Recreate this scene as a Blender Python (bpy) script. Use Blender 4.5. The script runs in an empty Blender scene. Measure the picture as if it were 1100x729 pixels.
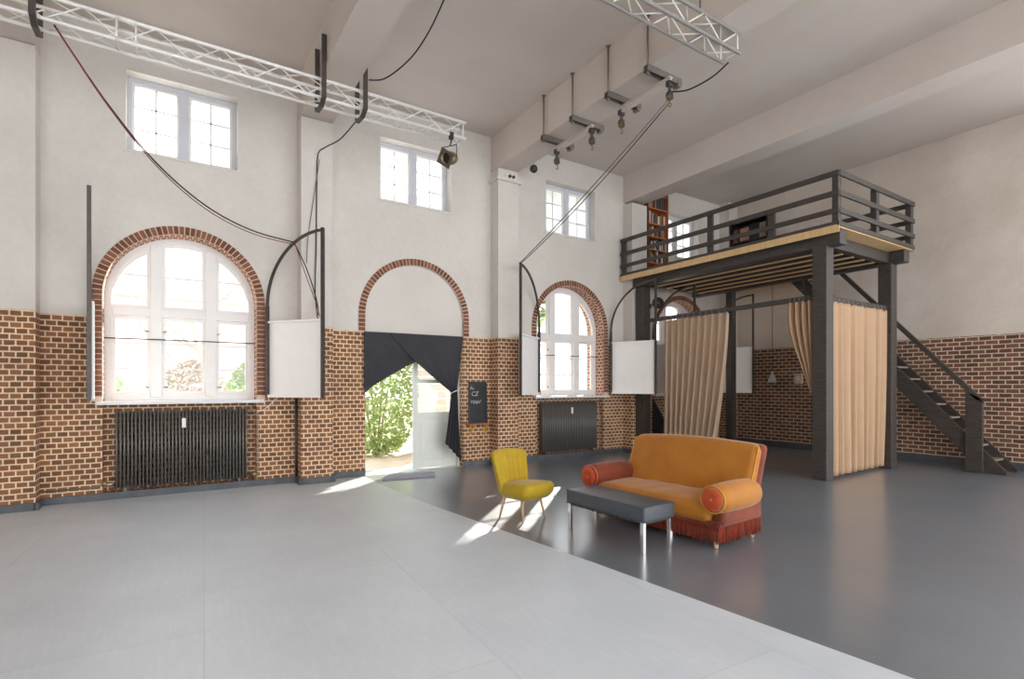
import bpy, math, random
from mathutils import Vector, Matrix
from mathutils.geometry import tessellate_polygon
PI = math.pi
scene = bpy.context.scene
COL = scene.collection
random.seed(7)

# ------------------------------------------------------------------ materials
def lin(c):
    c = c / 255.0
    return c / 12.92 if c <= 0.04045 else ((c + 0.055) / 1.055) ** 2.4
def rgb(c):
    return (lin(c[0]), lin(c[1]), lin(c[2]), 1.0)
class NT:
    def __init__(self, name):
        self.m = bpy.data.materials.new(name)
        self.m.use_nodes = True
        self.t = self.m.node_tree
        self.t.nodes.clear()
        self.out = self.t.nodes.new('ShaderNodeOutputMaterial')
    def n(self, kind, **kw):
        nd = self.t.nodes.new(kind)
        for k, v in kw.items():
            setattr(nd, k, v)
        return nd
    def set(self, nd, **kw):
        for k, v in kw.items():
            nd.inputs[k.replace('_', ' ')].default_value = v
        return nd
    def l(self, a, b):
        self.t.links.new(a, b)
    def mix(self, fac, a, b, blend='MIX'):
        nd = self.t.nodes.new('ShaderNodeMix')
        nd.data_type = 'RGBA'; nd.blend_type = blend
        for sock, v in ((nd.inputs[0], fac), (nd.inputs[6], a), (nd.inputs[7], b)):
            if hasattr(v, 'is_linked') or hasattr(v, 'links'):
                self.l(v, sock)
            else:
                sock.default_value = v
        return nd.outputs[2]
    def math(self, op, a, b=0.0):
        nd = self.t.nodes.new('ShaderNodeMath'); nd.operation = op
        for sock, v in ((nd.inputs[0], a), (nd.inputs[1], b)):
            if hasattr(v, 'links'):
                self.l(v, sock)
            else:
                sock.default_value = v
        return nd.outputs[0]
    def ramp(self, fac, stops):
        nd = self.t.nodes.new('ShaderNodeValToRGB')
        e = nd.color_ramp.elements
        while len(e) < len(stops):
            e.new(0.5)
        for i, (p, c) in enumerate(stops):
            e[i].position = p
            e[i].color = c if len(c) == 4 else (*c, 1)
        self.l(fac, nd.inputs[0])
        return nd.outputs[0]
    def noise(self, scale, detail=4, rough=.55, vec=None):
        nd = self.t.nodes.new('ShaderNodeTexNoise')
        nd.inputs['Scale'].default_value = scale
        nd.inputs['Detail'].default_value = detail
        nd.inputs['Roughness'].default_value = rough
        if vec is not None:
            self.l(vec, nd.inputs['Vector'])
        return nd.outputs[0]
    def pos(self):
        return self.t.nodes.new('ShaderNodeNewGeometry').outputs['Position']

def pbr(name, c, rough=.6, metal=0.0, var=.12, scale=6.0, bump=0.0, bscale=60.0, spec=.5, c2=None, stretch=None, sheen=0.0, coat=0.0, island=False):
    """plain surface with a mottled colour and a fine bump"""
    T = NT(name)
    b = T.n('ShaderNodeBsdfPrincipled')
    tc = T.n('ShaderNodeTexCoord')
    vec = tc.outputs['Object']
    if stretch:
        mp = T.n('ShaderNodeMapping'); mp.inputs['Scale'].default_value = stretch
        T.l(vec, mp.inputs['Vector']); vec = mp.outputs[0]
    base = rgb(c)
    if c2 is None:
        lo = tuple(v * (1 - var) for v in base[:3]) + (1,)
        hi = tuple(min(1, v * (1 + var)) for v in base[:3]) + (1,)
    else:
        lo, hi = base, rgb(c2)
    f = T.ramp(T.noise(scale, 5, .6, vec), [(.3, (0, 0, 0)), (.7, (1, 1, 1))])
    col = T.mix(f, lo, hi)
    if island:
        r = T.n('ShaderNodeNewGeometry').outputs['Random Per Island']
        k = T.ramp(r, [(0, (.62, .62, .62)), (1, (1.25, 1.25, 1.25))])
        col = T.mix(1.0, col, k, 'MULTIPLY')
    T.l(col, b.inputs['Base Color'])
    b.inputs['Roughness'].default_value = rough
    b.inputs['Metallic'].default_value = metal
    b.inputs['Specular IOR Level'].default_value = spec
    if sheen:
        b.inputs['Sheen Weight'].default_value = sheen
        b.inputs['Sheen Roughness'].default_value = .4
    if coat:
        b.inputs['Coat Weight'].default_value = coat
        b.inputs['Coat Roughness'].default_value = .15
    if bump:
        bp = T.n('ShaderNodeBump'); bp.inputs['Strength'].default_value = bump
        bp.inputs['Distance'].default_value = .01
        T.l(T.noise(bscale, 4, .6, vec), bp.inputs['Height'])
        T.l(bp.outputs[0], b.inputs['Normal'])
    T.l(b.outputs[0], T.out.inputs[0])
    return T.m

def brick_nodes(T, vec, c1, c2, mortar, bw=.20, rh=.0755, ms=.0095):
    br = T.n('ShaderNodeTexBrick', offset=.5, offset_frequency=2, squash=1.0, squash_frequency=2)
    br.inputs['Scale'].default_value = 1.0
    br.inputs['Mortar Size'].default_value = ms
    br.inputs['Mortar Smooth'].default_value = .15
    br.inputs['Bias'].default_value = -.1
    br.inputs['Brick Width'].default_value = bw
    br.inputs['Row Height'].default_value = rh
    br.inputs['Color1'].default_value = rgb(c1)
    br.inputs['Color2'].default_value = rgb(c2)
    br.inputs['Mortar'].default_value = rgb(mortar)
    # a little wobble so the joints are not ruled
    nz = T.n('ShaderNodeTexNoise'); nz.inputs['Scale'].default_value = 9.0
    T.l(vec, nz.inputs['Vector'])
    vm = T.n('ShaderNodeVectorMath', operation='SUBTRACT'); vm.inputs[1].default_value = (.5, .5, .5)
    T.l(nz.outputs['Color'], vm.inputs[0])
    vs = T.n('ShaderNodeVectorMath', operation='SCALE'); vs.inputs['Scale'].default_value = .012
    T.l(vm.outputs[0], vs.inputs[0])
    va = T.n('ShaderNodeVectorMath', operation='ADD')
    T.l(vec, va.inputs[0]); T.l(vs.outputs[0], va.inputs[1])
    T.l(va.outputs[0], br.inputs['Vector'])
    n2 = T.ramp(T.noise(2.2, 5, .65, vec), [(.25, (.72, .70, .70)), (.75, (1.2, 1.17, 1.12))])
    n3 = T.ramp(T.noise(45, 3, .6, vec), [(.2, (.82, .82, .82)), (.8, (1.12, 1.12, 1.12))])
    col = T.mix(1.0, br.outputs['Color'], n2, 'MULTIPLY')
    col = T.mix(1.0, col, n3, 'MULTIPLY')
    return col, br.outputs['Fac']

def wall_material(name, z_brick=None, c1=(154, 104, 70), c2=(108, 72, 50), mortar=(232, 210, 178), plaster=(214, 209, 202), bw=.12, stain=0.0, rh=.0755):
    """brick up to z_brick (everywhere when None) and painted plaster above; bricks follow the UVs (metres)"""
    T = NT(name)
    b = T.n('ShaderNodeBsdfPrincipled')
    b.inputs['Roughness'].default_value = .8
    uv = T.n('ShaderNodeUVMap').outputs[0]
    bc, bf = brick_nodes(T, uv, c1, c2, mortar, bw, rh)
    ht = T.math('SUBTRACT', 1.0, bf)
    if z_brick is None:
        T.l(bc, b.inputs['Base Color'])
        hgt = ht
    else:
        pos = T.pos()
        sep = T.n('ShaderNodeSeparateXYZ'); T.l(pos, sep.inputs[0])
        wob = T.math('MULTIPLY', T.math('SUBTRACT', T.noise(12, 3, .6, pos), .5), .02)
        f = T.math('GREATER_THAN', T.math('ADD', sep.outputs[2], wob), z_brick)
        n1 = T.ramp(T.noise(.7, 6, .62, pos), [(.3, (.90, .89, .88)), (.7, (1.03, 1.03, 1.03))])
        n2 = T.ramp(T.noise(14, 4, .6, pos), [(.3, (.96, .96, .96)), (.7, (1.02, 1.02, 1.02))])
        pc = T.mix(1.0, rgb(plaster), n1, 'MULTIPLY')
        pc = T.mix(1.0, pc, n2, 'MULTIPLY')
        if stain:
            st = T.ramp(T.noise(.42, 5, .55, pos), [(.40, (1, 1, 1)), (.62, (1 - stain, 1 - stain * 1.15, 1 - stain * 1.3))])
            pc = T.mix(1.0, pc, st, 'MULTIPLY')
        T.l(T.mix(f, bc, pc), b.inputs['Base Color'])
        nn = T.math('MULTIPLY', T.noise(30, 5, .6, pos), .35)
        mx = T.n('ShaderNodeMix'); T.l(f, mx.inputs[0]); T.l(ht, mx.inputs[2]); T.l(nn, mx.inputs[3])
        hgt = mx.outputs[0]
    bp = T.n('ShaderNodeBump'); bp.inputs['Strength'].default_value = .5; bp.inputs['Distance'].default_value = .008
    T.l(hgt, bp.inputs['Height']); T.l(bp.outputs[0], b.inputs['Normal'])
    T.l(b.outputs[0], T.out.inputs[0])
    return T.m

def glass_material(name, tint=(.97, .985, 1.0), frost=0.0):
    T = NT(name)
    tr = T.n('ShaderNodeBsdfTransparent'); tr.inputs[0].default_value = (*tint, 1)
    gl = T.n('ShaderNodeBsdfGlossy'); gl.inputs['Roughness'].default_value = .03
    mx = T.n('ShaderNodeMixShader'); mx.inputs[0].default_value = .05
    src = tr.outputs[0]
    if frost:
        td = T.n('ShaderNodeBsdfTranslucent'); td.inputs[0].default_value = (.93, .96, 1.0, 1)
        m0 = T.n('ShaderNodeMixShader'); m0.inputs[0].default_value = frost
        T.l(src, m0.inputs[1]); T.l(td.outputs[0], m0.inputs[2]); src = m0.outputs[0]
    T.l(src, mx.inputs[1]); T.l(gl.outputs[0], mx.inputs[2])
    T.l(mx.outputs[0], T.out.inputs[0])
    return T.m

def cloth_material(name, c, c2, trans=.25, rough=.9, weave=260.0):
    T = NT(name)
    tc = T.n('ShaderNodeTexCoord').outputs['Object']
    col = T.mix(T.noise(3.0, 4, .6, tc), rgb(c), rgb(c2))
    b = T.n('ShaderNodeBsdfPrincipled'); b.inputs['Roughness'].default_value = rough
    b.inputs['Specular IOR Level'].default_value = .15
    T.l(col, b.inputs['Base Color'])
    bp = T.n('ShaderNodeBump'); bp.inputs['Strength'].default_value = .15; bp.inputs['Distance'].default_value = .003
    T.l(T.noise(weave, 2, .5, tc), bp.inputs['Height']); T.l(bp.outputs[0], b.inputs['Normal'])
    if trans:
        td = T.n('ShaderNodeBsdfTranslucent'); T.l(col, td.inputs[0])
        mx = T.n('ShaderNodeMixShader'); mx.inputs[0].default_value = trans
        T.l(b.outputs[0], mx.inputs[1]); T.l(td.outputs[0], mx.inputs[2])
        T.l(mx.outputs[0], T.out.inputs[0])
    else:
        T.l(b.outputs[0], T.out.inputs[0])
    return T.m

# ------------------------------------------------------------------ mesh builder
class MB:
    def __init__(self):
        self.v = []; self.f = []; self.m = []; self.uv = {}; self.s = []
    def add(self, vs, fs, m=0, smooth=False, uvs=None):
        o = len(self.v)
        self.v += [Vector(p) for p in vs]
        for i, f in enumerate(fs):
            if uvs is not None:
                self.uv[len(self.f)] = uvs[i]
            self.f.append([o + k for k in f]); self.m.append(m); self.s.append(smooth)
    def box(self, x0, x1, y0, y1, z0, z1, m=0, uv=False):
        vs = [(x, y, z) for z in (z0, z1) for y in (y0, y1) for x in (x0, x1)]
        fs = [(0, 2, 3, 1), (4, 5, 7, 6), (0, 1, 5, 4), (2, 6, 7, 3), (0, 4, 6, 2), (1, 3, 7, 5)]
        us = None
        if uv:
            us = []
            for k, f in enumerate(fs):
                p = [vs[i] for i in f]
                us.append([((q[0], q[1]) if k < 2 else (q[0], q[2]) if k < 4 else (q[1], q[2])) for q in p])
        self.add(vs, fs, m, False, us)
        return self
    def bar(self, p, q, w, h, up=(0, 0, 1), m=0):
        """rectangular bar from p to q: w across, h along 'up'"""
        p = Vector(p); q = Vector(q); d = (q - p).normalized(); u = Vector(up)
        s = d.cross(u)
        if s.length < 1e-5:
            s = d.cross(Vector((1, 0, 0)))
        s.normalize(); u = s.cross(d).normalized()
        vs = []
        for c in (p, q):
            for a, b in ((-1, -1), (1, -1), (1, 1), (-1, 1)):
                vs.append(c + s * (a * w / 2) + u * (b * h / 2))
        self.add(vs, [(3, 2, 1, 0), (4, 5, 6, 7), (0, 1, 5, 4), (1, 2, 6, 5), (2, 3, 7, 6), (3, 0, 4, 7)], m)
        return self
    def tube(self, pts, r, n=8, m=0, closed=False, radii=None, cap=True):
        pts = [Vector(p) for p in pts]
        N = len(pts); vs = []; ref = None
        for i, p in enumerate(pts):
            a = pts[(i - 1) % N] if (closed or i > 0) else p
            b = pts[(i + 1) % N] if (closed or i < N - 1) else p
            d = (b - a)
            d = d.normalized() if d.length > 1e-9 else Vector((0, 0, 1))
            if ref is None:
                ref = Vector((0, 0, 1)) if abs(d.z) < .9 else Vector((1, 0, 0))
            s = d.cross(ref)
            if s.length < 1e-5:
                ref = Vector((.37, .71, .6)); s = d.cross(ref)
            s.normalize(); u = s.cross(d).normalized(); ref = u
            rr = radii[i] if radii else r
            for k in range(n):
                t = 2 * PI * k / n
                vs.append(p + s * (rr * math.cos(t)) + u * (rr * math.sin(t)))
        fs = []
        for i in range(N if closed else N - 1):
            j = (i + 1) % N
            for k in range(n):
                k2 = (k + 1) % n
                fs.append((i * n + k, i * n + k2, j * n + k2, j * n + k))
        self.add(vs, fs, m, True)
        if cap and not closed:
            o = len(self.v) - len(vs)
            self.f.append([o + k for k in range(n)][::-1]); self.m.append(m); self.s.append(False)
            self.f.append([o + (N - 1) * n + k for k in range(n)]); self.m.append(m); self.s.append(False)
        return self
    def lathe(self, prof, c=(0, 0, 0), axis=(0, 0, 1), n=24, m=0, smooth=True):
        """profile (r, h) turned about an axis through c"""
        ax = Vector(axis).normalized()
        ref = Vector((0, 0, 1)) if abs(ax.z) < .9 else Vector((1, 0, 0))
        s = ax.cross(ref).normalized(); u = ax.cross(s).normalized(); c = Vector(c)
        vs = []
        for r, h in prof:
            for k in range(n):
                t = 2 * PI * k / n
                vs.append(c + ax * h + s * (r * math.cos(t)) + u * (r * math.sin(t)))
        fs = []
        for i in range(len(prof) - 1):
            for k in range(n):
                k2 = (k + 1) % n
                fs.append((i * n + k, i * n + k2, (i + 1) * n + k2, (i + 1) * n + k))
        self.add(vs, fs, m, smooth)
        o = len(self.v) - len(vs)
        for i in (0, len(prof) - 1):
            if prof[i][0] > 1e-4:
                self.f.append([o + i * n + k for k in range(n)]); self.m.append(m); self.s.append(False)
        return self
    def prism(self, poly, o, ux, uy, dep, m=0, smooth=False):
        o = Vector(o); ux = Vector(ux); uy = Vector(uy); dep = Vector(dep); n = len(poly)
        a = [o + ux * p[0] + uy * p[1] for p in poly]
        vs = a + [p + dep for p in a]
        fs = [tuple(range(n))[::-1], tuple(range(n, 2 * n))]
        self.add(vs, fs, m, False)
        b = len(self.v) - len(vs)
        for i in range(n):
            j = (i + 1) % n
            self.f.append([b + i, b + j, b + n + j, b + n + i]); self.m.append(m); self.s.append(smooth)
        return self
    def grid(self, fn, nu, nv, m=0, smooth=True):
        vs = [fn(i / nu, j / nv) for j in range(nv + 1) for i in range(nu + 1)]
        w = nu + 1
        fs = [(j * w + i, j * w + i + 1, (j + 1) * w + i + 1, (j + 1) * w + i) for j in range(nv) for i in range(nu)]
        self.add(vs, fs, m, smooth)
        return self
    def rbox(self, c, h, r, nd=(8, 8, 4), k=4, fn=None, m=0):
        """rounded box, half sizes h, edge radius r, gridded so that fn can deform it"""
        c = Vector(c); ax = []
        for a in range(3):
            rr = min(r, h[a] * .98)
            L = [-h[a] + rr * i / k for i in range(k)]
            L += [-h[a] + rr + (2 * h[a] - 2 * rr) * i / nd[a] for i in range(nd[a] + 1)]
            L += [h[a] - rr + rr * (i + 1) / k for i in range(k)]
            ax.append(L)
        idx = {}; vs = []; fs = []
        def V(i, j, l):
            key = (i, j, l)
            if key not in idx:
                p = [ax[0][i], ax[1][j], ax[2][l]]
                q = [max(-(h[a] - min(r, h[a] * .98)), min(h[a] - min(r, h[a] * .98), p[a])) for a in range(3)]
                d = Vector([p[a] - q[a] for a in range(3)])
                if d.length > 1e-9:
                    mx = max(abs(d.x), abs(d.y), abs(d.z))
                    d = d.normalized() * mx
                w = Vector(q) + d
                if fn:
                    w = Vector(fn(w))
                idx[key] = len(vs); vs.append(c + w)
            return idx[key]
        n = [len(a) - 1 for a in ax]
        for i in range(n[0]):
            for j in range(n[1]):
                fs.append((V(i, j, 0), V(i, j + 1, 0), V(i + 1, j + 1, 0), V(i + 1, j, 0)))
                fs.append((V(i, j, n[2]), V(i + 1, j, n[2]), V(i + 1, j + 1, n[2]), V(i, j + 1, n[2])))
        for i in range(n[0]):
            for l in range(n[2]):
                fs.append((V(i, 0, l), V(i + 1, 0, l), V(i + 1, 0, l + 1), V(i, 0, l + 1)))
                fs.append((V(i, n[1], l), V(i, n[1], l + 1), V(i + 1, n[1], l + 1), V(i + 1, n[1], l)))
        for j in range(n[1]):
            for l in range(n[2]):
                fs.append((V(0, j, l), V(0, j, l + 1), V(0, j + 1, l + 1), V(0, j + 1, l)))
                fs.append((V(n[0], j, l), V(n[0], j + 1, l), V(n[0], j + 1, l + 1), V(n[0], j, l + 1)))
        self.add(vs, fs, m, True)
        return self
    def build(self, name, mats, parent=None, world=True, bevel=0.0, solid=0.0, sub=0):
        off = Vector((0, 0, 0))
        if parent is not None and world:
            p = parent
            while p is not None:
                off += Vector(p.location); p = p.parent
        me = bpy.data.meshes.new(name)
        me.from_pydata([tuple(p - off) for p in self.v], [], self.f)
        if not isinstance(mats, (list, tuple)):
            mats = [mats]
        for q in mats:
            me.materials.append(q)
        me.polygons.foreach_set('material_index', self.m)
        me.polygons.foreach_set('use_smooth', self.s)
        if self.uv:
            L = me.uv_layers.new(name='UVMap')
            for fi, us in self.uv.items():
                p = me.polygons[fi]
                for k, li in enumerate(p.loop_indices):
                    L.data[li].uv = us[k]
        me.update()
        o = bpy.data.objects.new(name, me); COL.objects.link(o)
        if parent is not None:
            o.parent = parent
        if bevel:
            b = o.modifiers.new('bevel', 'BEVEL'); b.width = bevel; b.segments = 2; b.limit_method = 'ANGLE'
        if solid:
            b = o.modifiers.new('solid', 'SOLIDIFY'); b.thickness = solid; b.offset = 0
        if sub:
            b = o.modifiers.new('sub', 'SUBSURF'); b.levels = sub; b.render_levels = sub
        return o

def tag(o, label=None, cat=None, group=None, kind=None):
    if label: o['label'] = label
    if cat: o['category'] = cat
    if group: o['group'] = group
    if kind: o['kind'] = kind
    return o
def thing(name, label, cat, loc=(0, 0, 0), rz=0.0, group=None, kind=None):
    o = bpy.data.objects.new(name, None); COL.objects.link(o)
    o.empty_display_size = .1
    o.location = loc; o.rotation_euler = (0, 0, rz)
    return tag(o, label, cat, group, kind)
def struct(o, label, cat):
    return tag(o, label, cat, None, 'structure')

def arch_pts(cx, half, z0, zs, n=28):
    """outline of an arched opening, counter-clockwise from bottom right"""
    return [(cx - half, z0), (cx + half, z0)] + [(cx + half * math.cos(PI * i / n), zs + half * math.sin(PI * i / n)) for i in range(n + 1)]
def rect_pts(x0, x1, z0, z1):
    return [(x0, z0), (x1, z0), (x1, z1), (x0, z1)]
def slab(mb, outer, holes, y0, y1, m_face=0, m_side=lambda li, a, b: 0):
    """wall slab in the XZ plane between y0 (room side) and y1 with holes; UVs in metres"""
    loops = [outer] + holes
    flat = [p for lp in loops for p in lp]
    tris = tessellate_polygon([[Vector((p[0], p[1], 0)) for p in lp] for lp in loops])
    for y, flip in ((y0, False), (y1, True)):
        vs = [(p[0], y, p[1]) for p in flat]
        fs = []; us = []
        for t in tris:
            a, b, c = [flat[i] for i in t]
            ccw = (b[0] - a[0]) * (c[1] - a[1]) - (b[1] - a[1]) * (c[0] - a[0]) > 0
            t = tuple(t) if ccw != flip else tuple(t)[::-1]
            fs.append(t); us.append([flat[i] for i in t])
        mb.add(vs, fs, m_face, False, us)
    for li, lp in enumerate(loops):
        n = len(lp); acc = 0.0
        for i in range(n):
            a = lp[i]; b = lp[(i + 1) % n]
            d = math.hypot(b[0] - a[0], b[1] - a[1])
            u0 = a[1] if abs(b[0] - a[0]) < 1e-6 else acc
            u1 = b[1] if abs(b[0] - a[0]) < 1e-6 else acc + d
            acc += d
            vs = [(a[0], y0, a[1]), (b[0], y0, b[1]), (b[0], y1, b[1]), (a[0], y1, a[1])]
            mb.add(vs, [(0, 1, 2, 3)], m_side(li, a, b), False, [[(y0, u0), (y0, u1), (y1, u1), (y1, u0)]])
# ------------------------------------------------------------------ measured layout (metres)
# X runs along the window wall, Y towards it, the eye stands at (0, 0, 1.6)
YW = 9.40            # room face of the window wall
YO = 10.0            # its outer face
ZB = 2.578           # top of the brick
ZC = 6.70            # ceiling
XR = 13.45           # right wall
WC = [0.216, 3.95, 7.70, 11.44]      # centres of the four bays
RI, RO = .985, 1.11                  # arch radii, inner and outer edge of the brick ring
ZS = 2.886                           # springing of the arches
ZSILL = 1.385
PIL = [(-1.93, -1.43), (1.82, 2.32), (5.57, 6.06), (9.32, 9.82)]
YP = 9.10

M = {}
M['wall'] = wall_material('brick_and_plaster', ZB)
M['wall_far'] = wall_material('dark_brick_and_plaster', 2.60, c1=(132, 92, 72), c2=(88, 62, 52), mortar=(222, 204, 186), plaster=(222, 212, 202), bw=.20, stain=.16, rh=.086)
M['reveal'] = wall_material('reveal_brick', None, c1=(168, 112, 86), c2=(126, 82, 62), mortar=(226, 208, 190), bw=.125)
M['plaster'] = pbr('painted_plaster', (213, 208, 201), .85, var=.05, scale=1.2, bump=.15, bscale=30)
M['ceil'] = pbr('ceiling_paint', (196, 185, 176), .9, c2=(210, 201, 193), scale=.35, bump=.1, bscale=18)
M['voussoir'] = pbr('arch_brick', (128, 82, 62), .85, var=.2, scale=30, bump=.3, island=True)
M['mortar'] = pbr('mortar', (212, 190, 170), .9, var=.1)
M['white'] = pbr('white_paint', (232, 230, 228), .45, var=.03, scale=3)
M['sill'] = pbr('sill_white', (222, 222, 224), .4, var=.04)
M['glass'] = glass_material('window_glass')
M['frosted'] = glass_material('frosted_glass', (.95, .97, 1.0), .75)
M['upframe'] = pbr('pale_blue_paint', (206, 208, 216), .5, var=.04)
M['coving'] = pbr('dark_floor_paint', (66, 70, 75), .4, c2=(90, 94, 99), scale=5)
M['black'] = pbr('black_paint', (38, 38, 40), .45, var=.25, scale=12)
M['steel'] = pbr('dark_steel', (78, 72, 68), .45, metal=.35, var=.2, scale=10)
M['iron'] = pbr('radiator_black', (104, 101, 98), .34, metal=.2, var=.12, scale=7)
M['alu'] = pbr('aluminium', (236, 234, 230), .4, metal=.15, var=.04)
M['alu_dull'] = pbr('dull_aluminium', (164, 160, 156), .4, metal=.4, var=.08)
M['zinc'] = pbr('zinc', (132, 124, 116), .45, metal=.5, var=.12)
M['chrome'] = pbr('chrome', (225, 225, 225), .12, metal=1.0, var=.02)
M['panel'] = pbr('white_board', (242, 240, 238), .5, var=.02)
M['loft'] = pbr('loft_dark_timber', (52, 47, 44), .5, c2=(76, 70, 66), scale=4, stretch=(8, 1.2, 8), bump=.2, bscale=20)
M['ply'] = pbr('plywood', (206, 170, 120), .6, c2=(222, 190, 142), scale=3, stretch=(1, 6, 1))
M['wire'] = pbr('cable_black', (38, 34, 34), .6, var=.1)
M['wirered'] = pbr('cable_red', (132, 58, 50), .6, var=.1)
M['wiregrey'] = pbr('cable_grey', (120, 114, 108), .6, var=.1)

# ------------------------------------------------------------------ floor
def floor_mat(name, c1, c2, rough, scale, seams=False, spec=.5):
    T = NT(name); b = T.n('ShaderNodeBsdfPrincipled'); p = T.pos()
    f = T.ramp(T.noise(scale, 7, .62, p), [(.28, (0, 0, 0)), (.72, (1, 1, 1))])
    col = T.mix(f, rgb(c1), rgb(c2))
    mp = T.n('ShaderNodeMapping'); mp.inputs['Scale'].default_value = (9, 1.1, 1); mp.inputs['Rotation'].default_value = (0, 0, .5)
    T.l(p, mp.inputs['Vector'])
    sc = T.ramp(T.noise(2.5, 6, .7, mp.outputs[0]), [(.40, (1, 1, 1)), (.50, (.955, .955, .955)), (.60, (1, 1, 1))])
    col = T.mix(1.0, col, sc, 'MULTIPLY')
    if seams:
        br = T.n('ShaderNodeTexBrick', offset=.37); br.inputs['Scale'].default_value = 1.0
        br.inputs['Brick Width'].default_value = 2.0; br.inputs['Row Height'].default_value = 1.5
        br.inputs['Mortar Size'].default_value = .006
        br.inputs['Color1'].default_value = (1, 1, 1, 1); br.inputs['Color2'].default_value = (.965, .965, .975, 1); br.inputs['Mortar'].default_value = (.9, .9, .9, 1)
        rot = T.n('ShaderNodeMapping'); rot.inputs['Rotation'].default_value = (0, 0, PI / 2 + .05); T.l(p, rot.inputs['Vector'])
        T.l(rot.outputs[0], br.inputs['Vector'])
        col = T.mix(1.0, col, br.outputs[0], 'MULTIPLY')
    T.l(col, b.inputs['Base Color'])
    r = T.math('ADD', T.math('MULTIPLY', T.noise(scale * 1.7, 5, .6, p), .12), rough - .04)
    T.l(r, b.inputs['Roughness']); b.inputs['Specular IOR Level'].default_value = spec
    if not seams:
        b.inputs['Coat Weight'].default_value = .6; b.inputs['Coat Roughness'].default_value = .42; b.inputs['Coat IOR'].default_value = 1.7
    bp = T.n('ShaderNodeBump'); bp.inputs['Strength'].default_value = .05; bp.inputs['Distance'].default_value = .01
    T.l(T.noise(26, 5, .65, p), bp.inputs['Height']); T.l(bp.outputs[0], b.inputs['Normal'])
    T.l(b.outputs[0], T.out.inputs[0])
    return T.m
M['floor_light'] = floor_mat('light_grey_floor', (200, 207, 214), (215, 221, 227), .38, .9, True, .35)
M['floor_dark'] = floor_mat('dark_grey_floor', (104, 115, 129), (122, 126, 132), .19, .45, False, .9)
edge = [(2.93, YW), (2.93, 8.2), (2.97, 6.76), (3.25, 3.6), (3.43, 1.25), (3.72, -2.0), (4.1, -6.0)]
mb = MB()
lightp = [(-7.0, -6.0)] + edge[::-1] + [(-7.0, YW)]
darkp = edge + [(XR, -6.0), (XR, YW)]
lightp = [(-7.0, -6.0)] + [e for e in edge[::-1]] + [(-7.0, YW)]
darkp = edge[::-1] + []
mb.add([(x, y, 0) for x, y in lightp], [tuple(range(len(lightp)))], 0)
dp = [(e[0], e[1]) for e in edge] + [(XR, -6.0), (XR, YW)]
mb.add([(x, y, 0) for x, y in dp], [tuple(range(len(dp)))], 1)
mb.box(2.93, 4.97, YW, YO, -.12, 0, 0)      # threshold slab in the doorway
mb.box(-7.0, XR, -6.0, YW, -.14, -.02, 0)
struct(mb.build('floor', [M['floor_light'], M['floor_dark']]), 'studio floor painted light grey on the left and glossy dark grey on the right', 'floor')

# ------------------------------------------------------------------ window wall
def side_mat(li, a, b):
    if li == 0: return 0
    return 2 if min(a[1], b[1]) > 4.6 else 1
mb = MB()
up = [rect_pts(c - .715, c + .715, 5.0, 6.14) for c in WC]
door = [(WC[1] - RI, 0), (WC[1] - RI, ZS)] + [(WC[1] + RI * math.cos(PI - PI * i / 28), ZS + RI * math.sin(PI * i / 28)) for i in range(1, 29)] + [(WC[1] + RI, 0)]
outer = [(-7.0, 0)] + door + [(XR + .6, 0), (XR + .6, ZC + .3), (-7.0, ZC + .3)]
inner_h = [arch_pts(WC[k], RI, .10, ZS) for k in (0, 2, 3)]
outer_h = [arch_pts(WC[k], RI, ZSILL - .04, ZS) for k in (0, 2, 3)]
slab(mb, outer, inner_h + up, YW, YW + .16, 0, side_mat)
slab(mb, outer, outer_h + up, YW + .16, YO, 0, side_mat)
struct(mb.build('wall_left', [M['wall'], M['reveal'], M['plaster']]), 'long window wall, red brick below and white plaster above', 'wall')

# blind arch above the doorway
mb = MB()
tym = [(WC[1] - RI, 2.56), (WC[1] + RI, 2.56)] + [(WC[1] + RI * math.cos(PI * i / 28), ZS + RI * math.sin(PI * i / 28)) for i in range(29)]
slab(mb, tym, [], YW + .05, YO - .1)
struct(mb.build('trim_1', M['plaster']), 'white blind arch filling above the doorway', 'arch filling')

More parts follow.
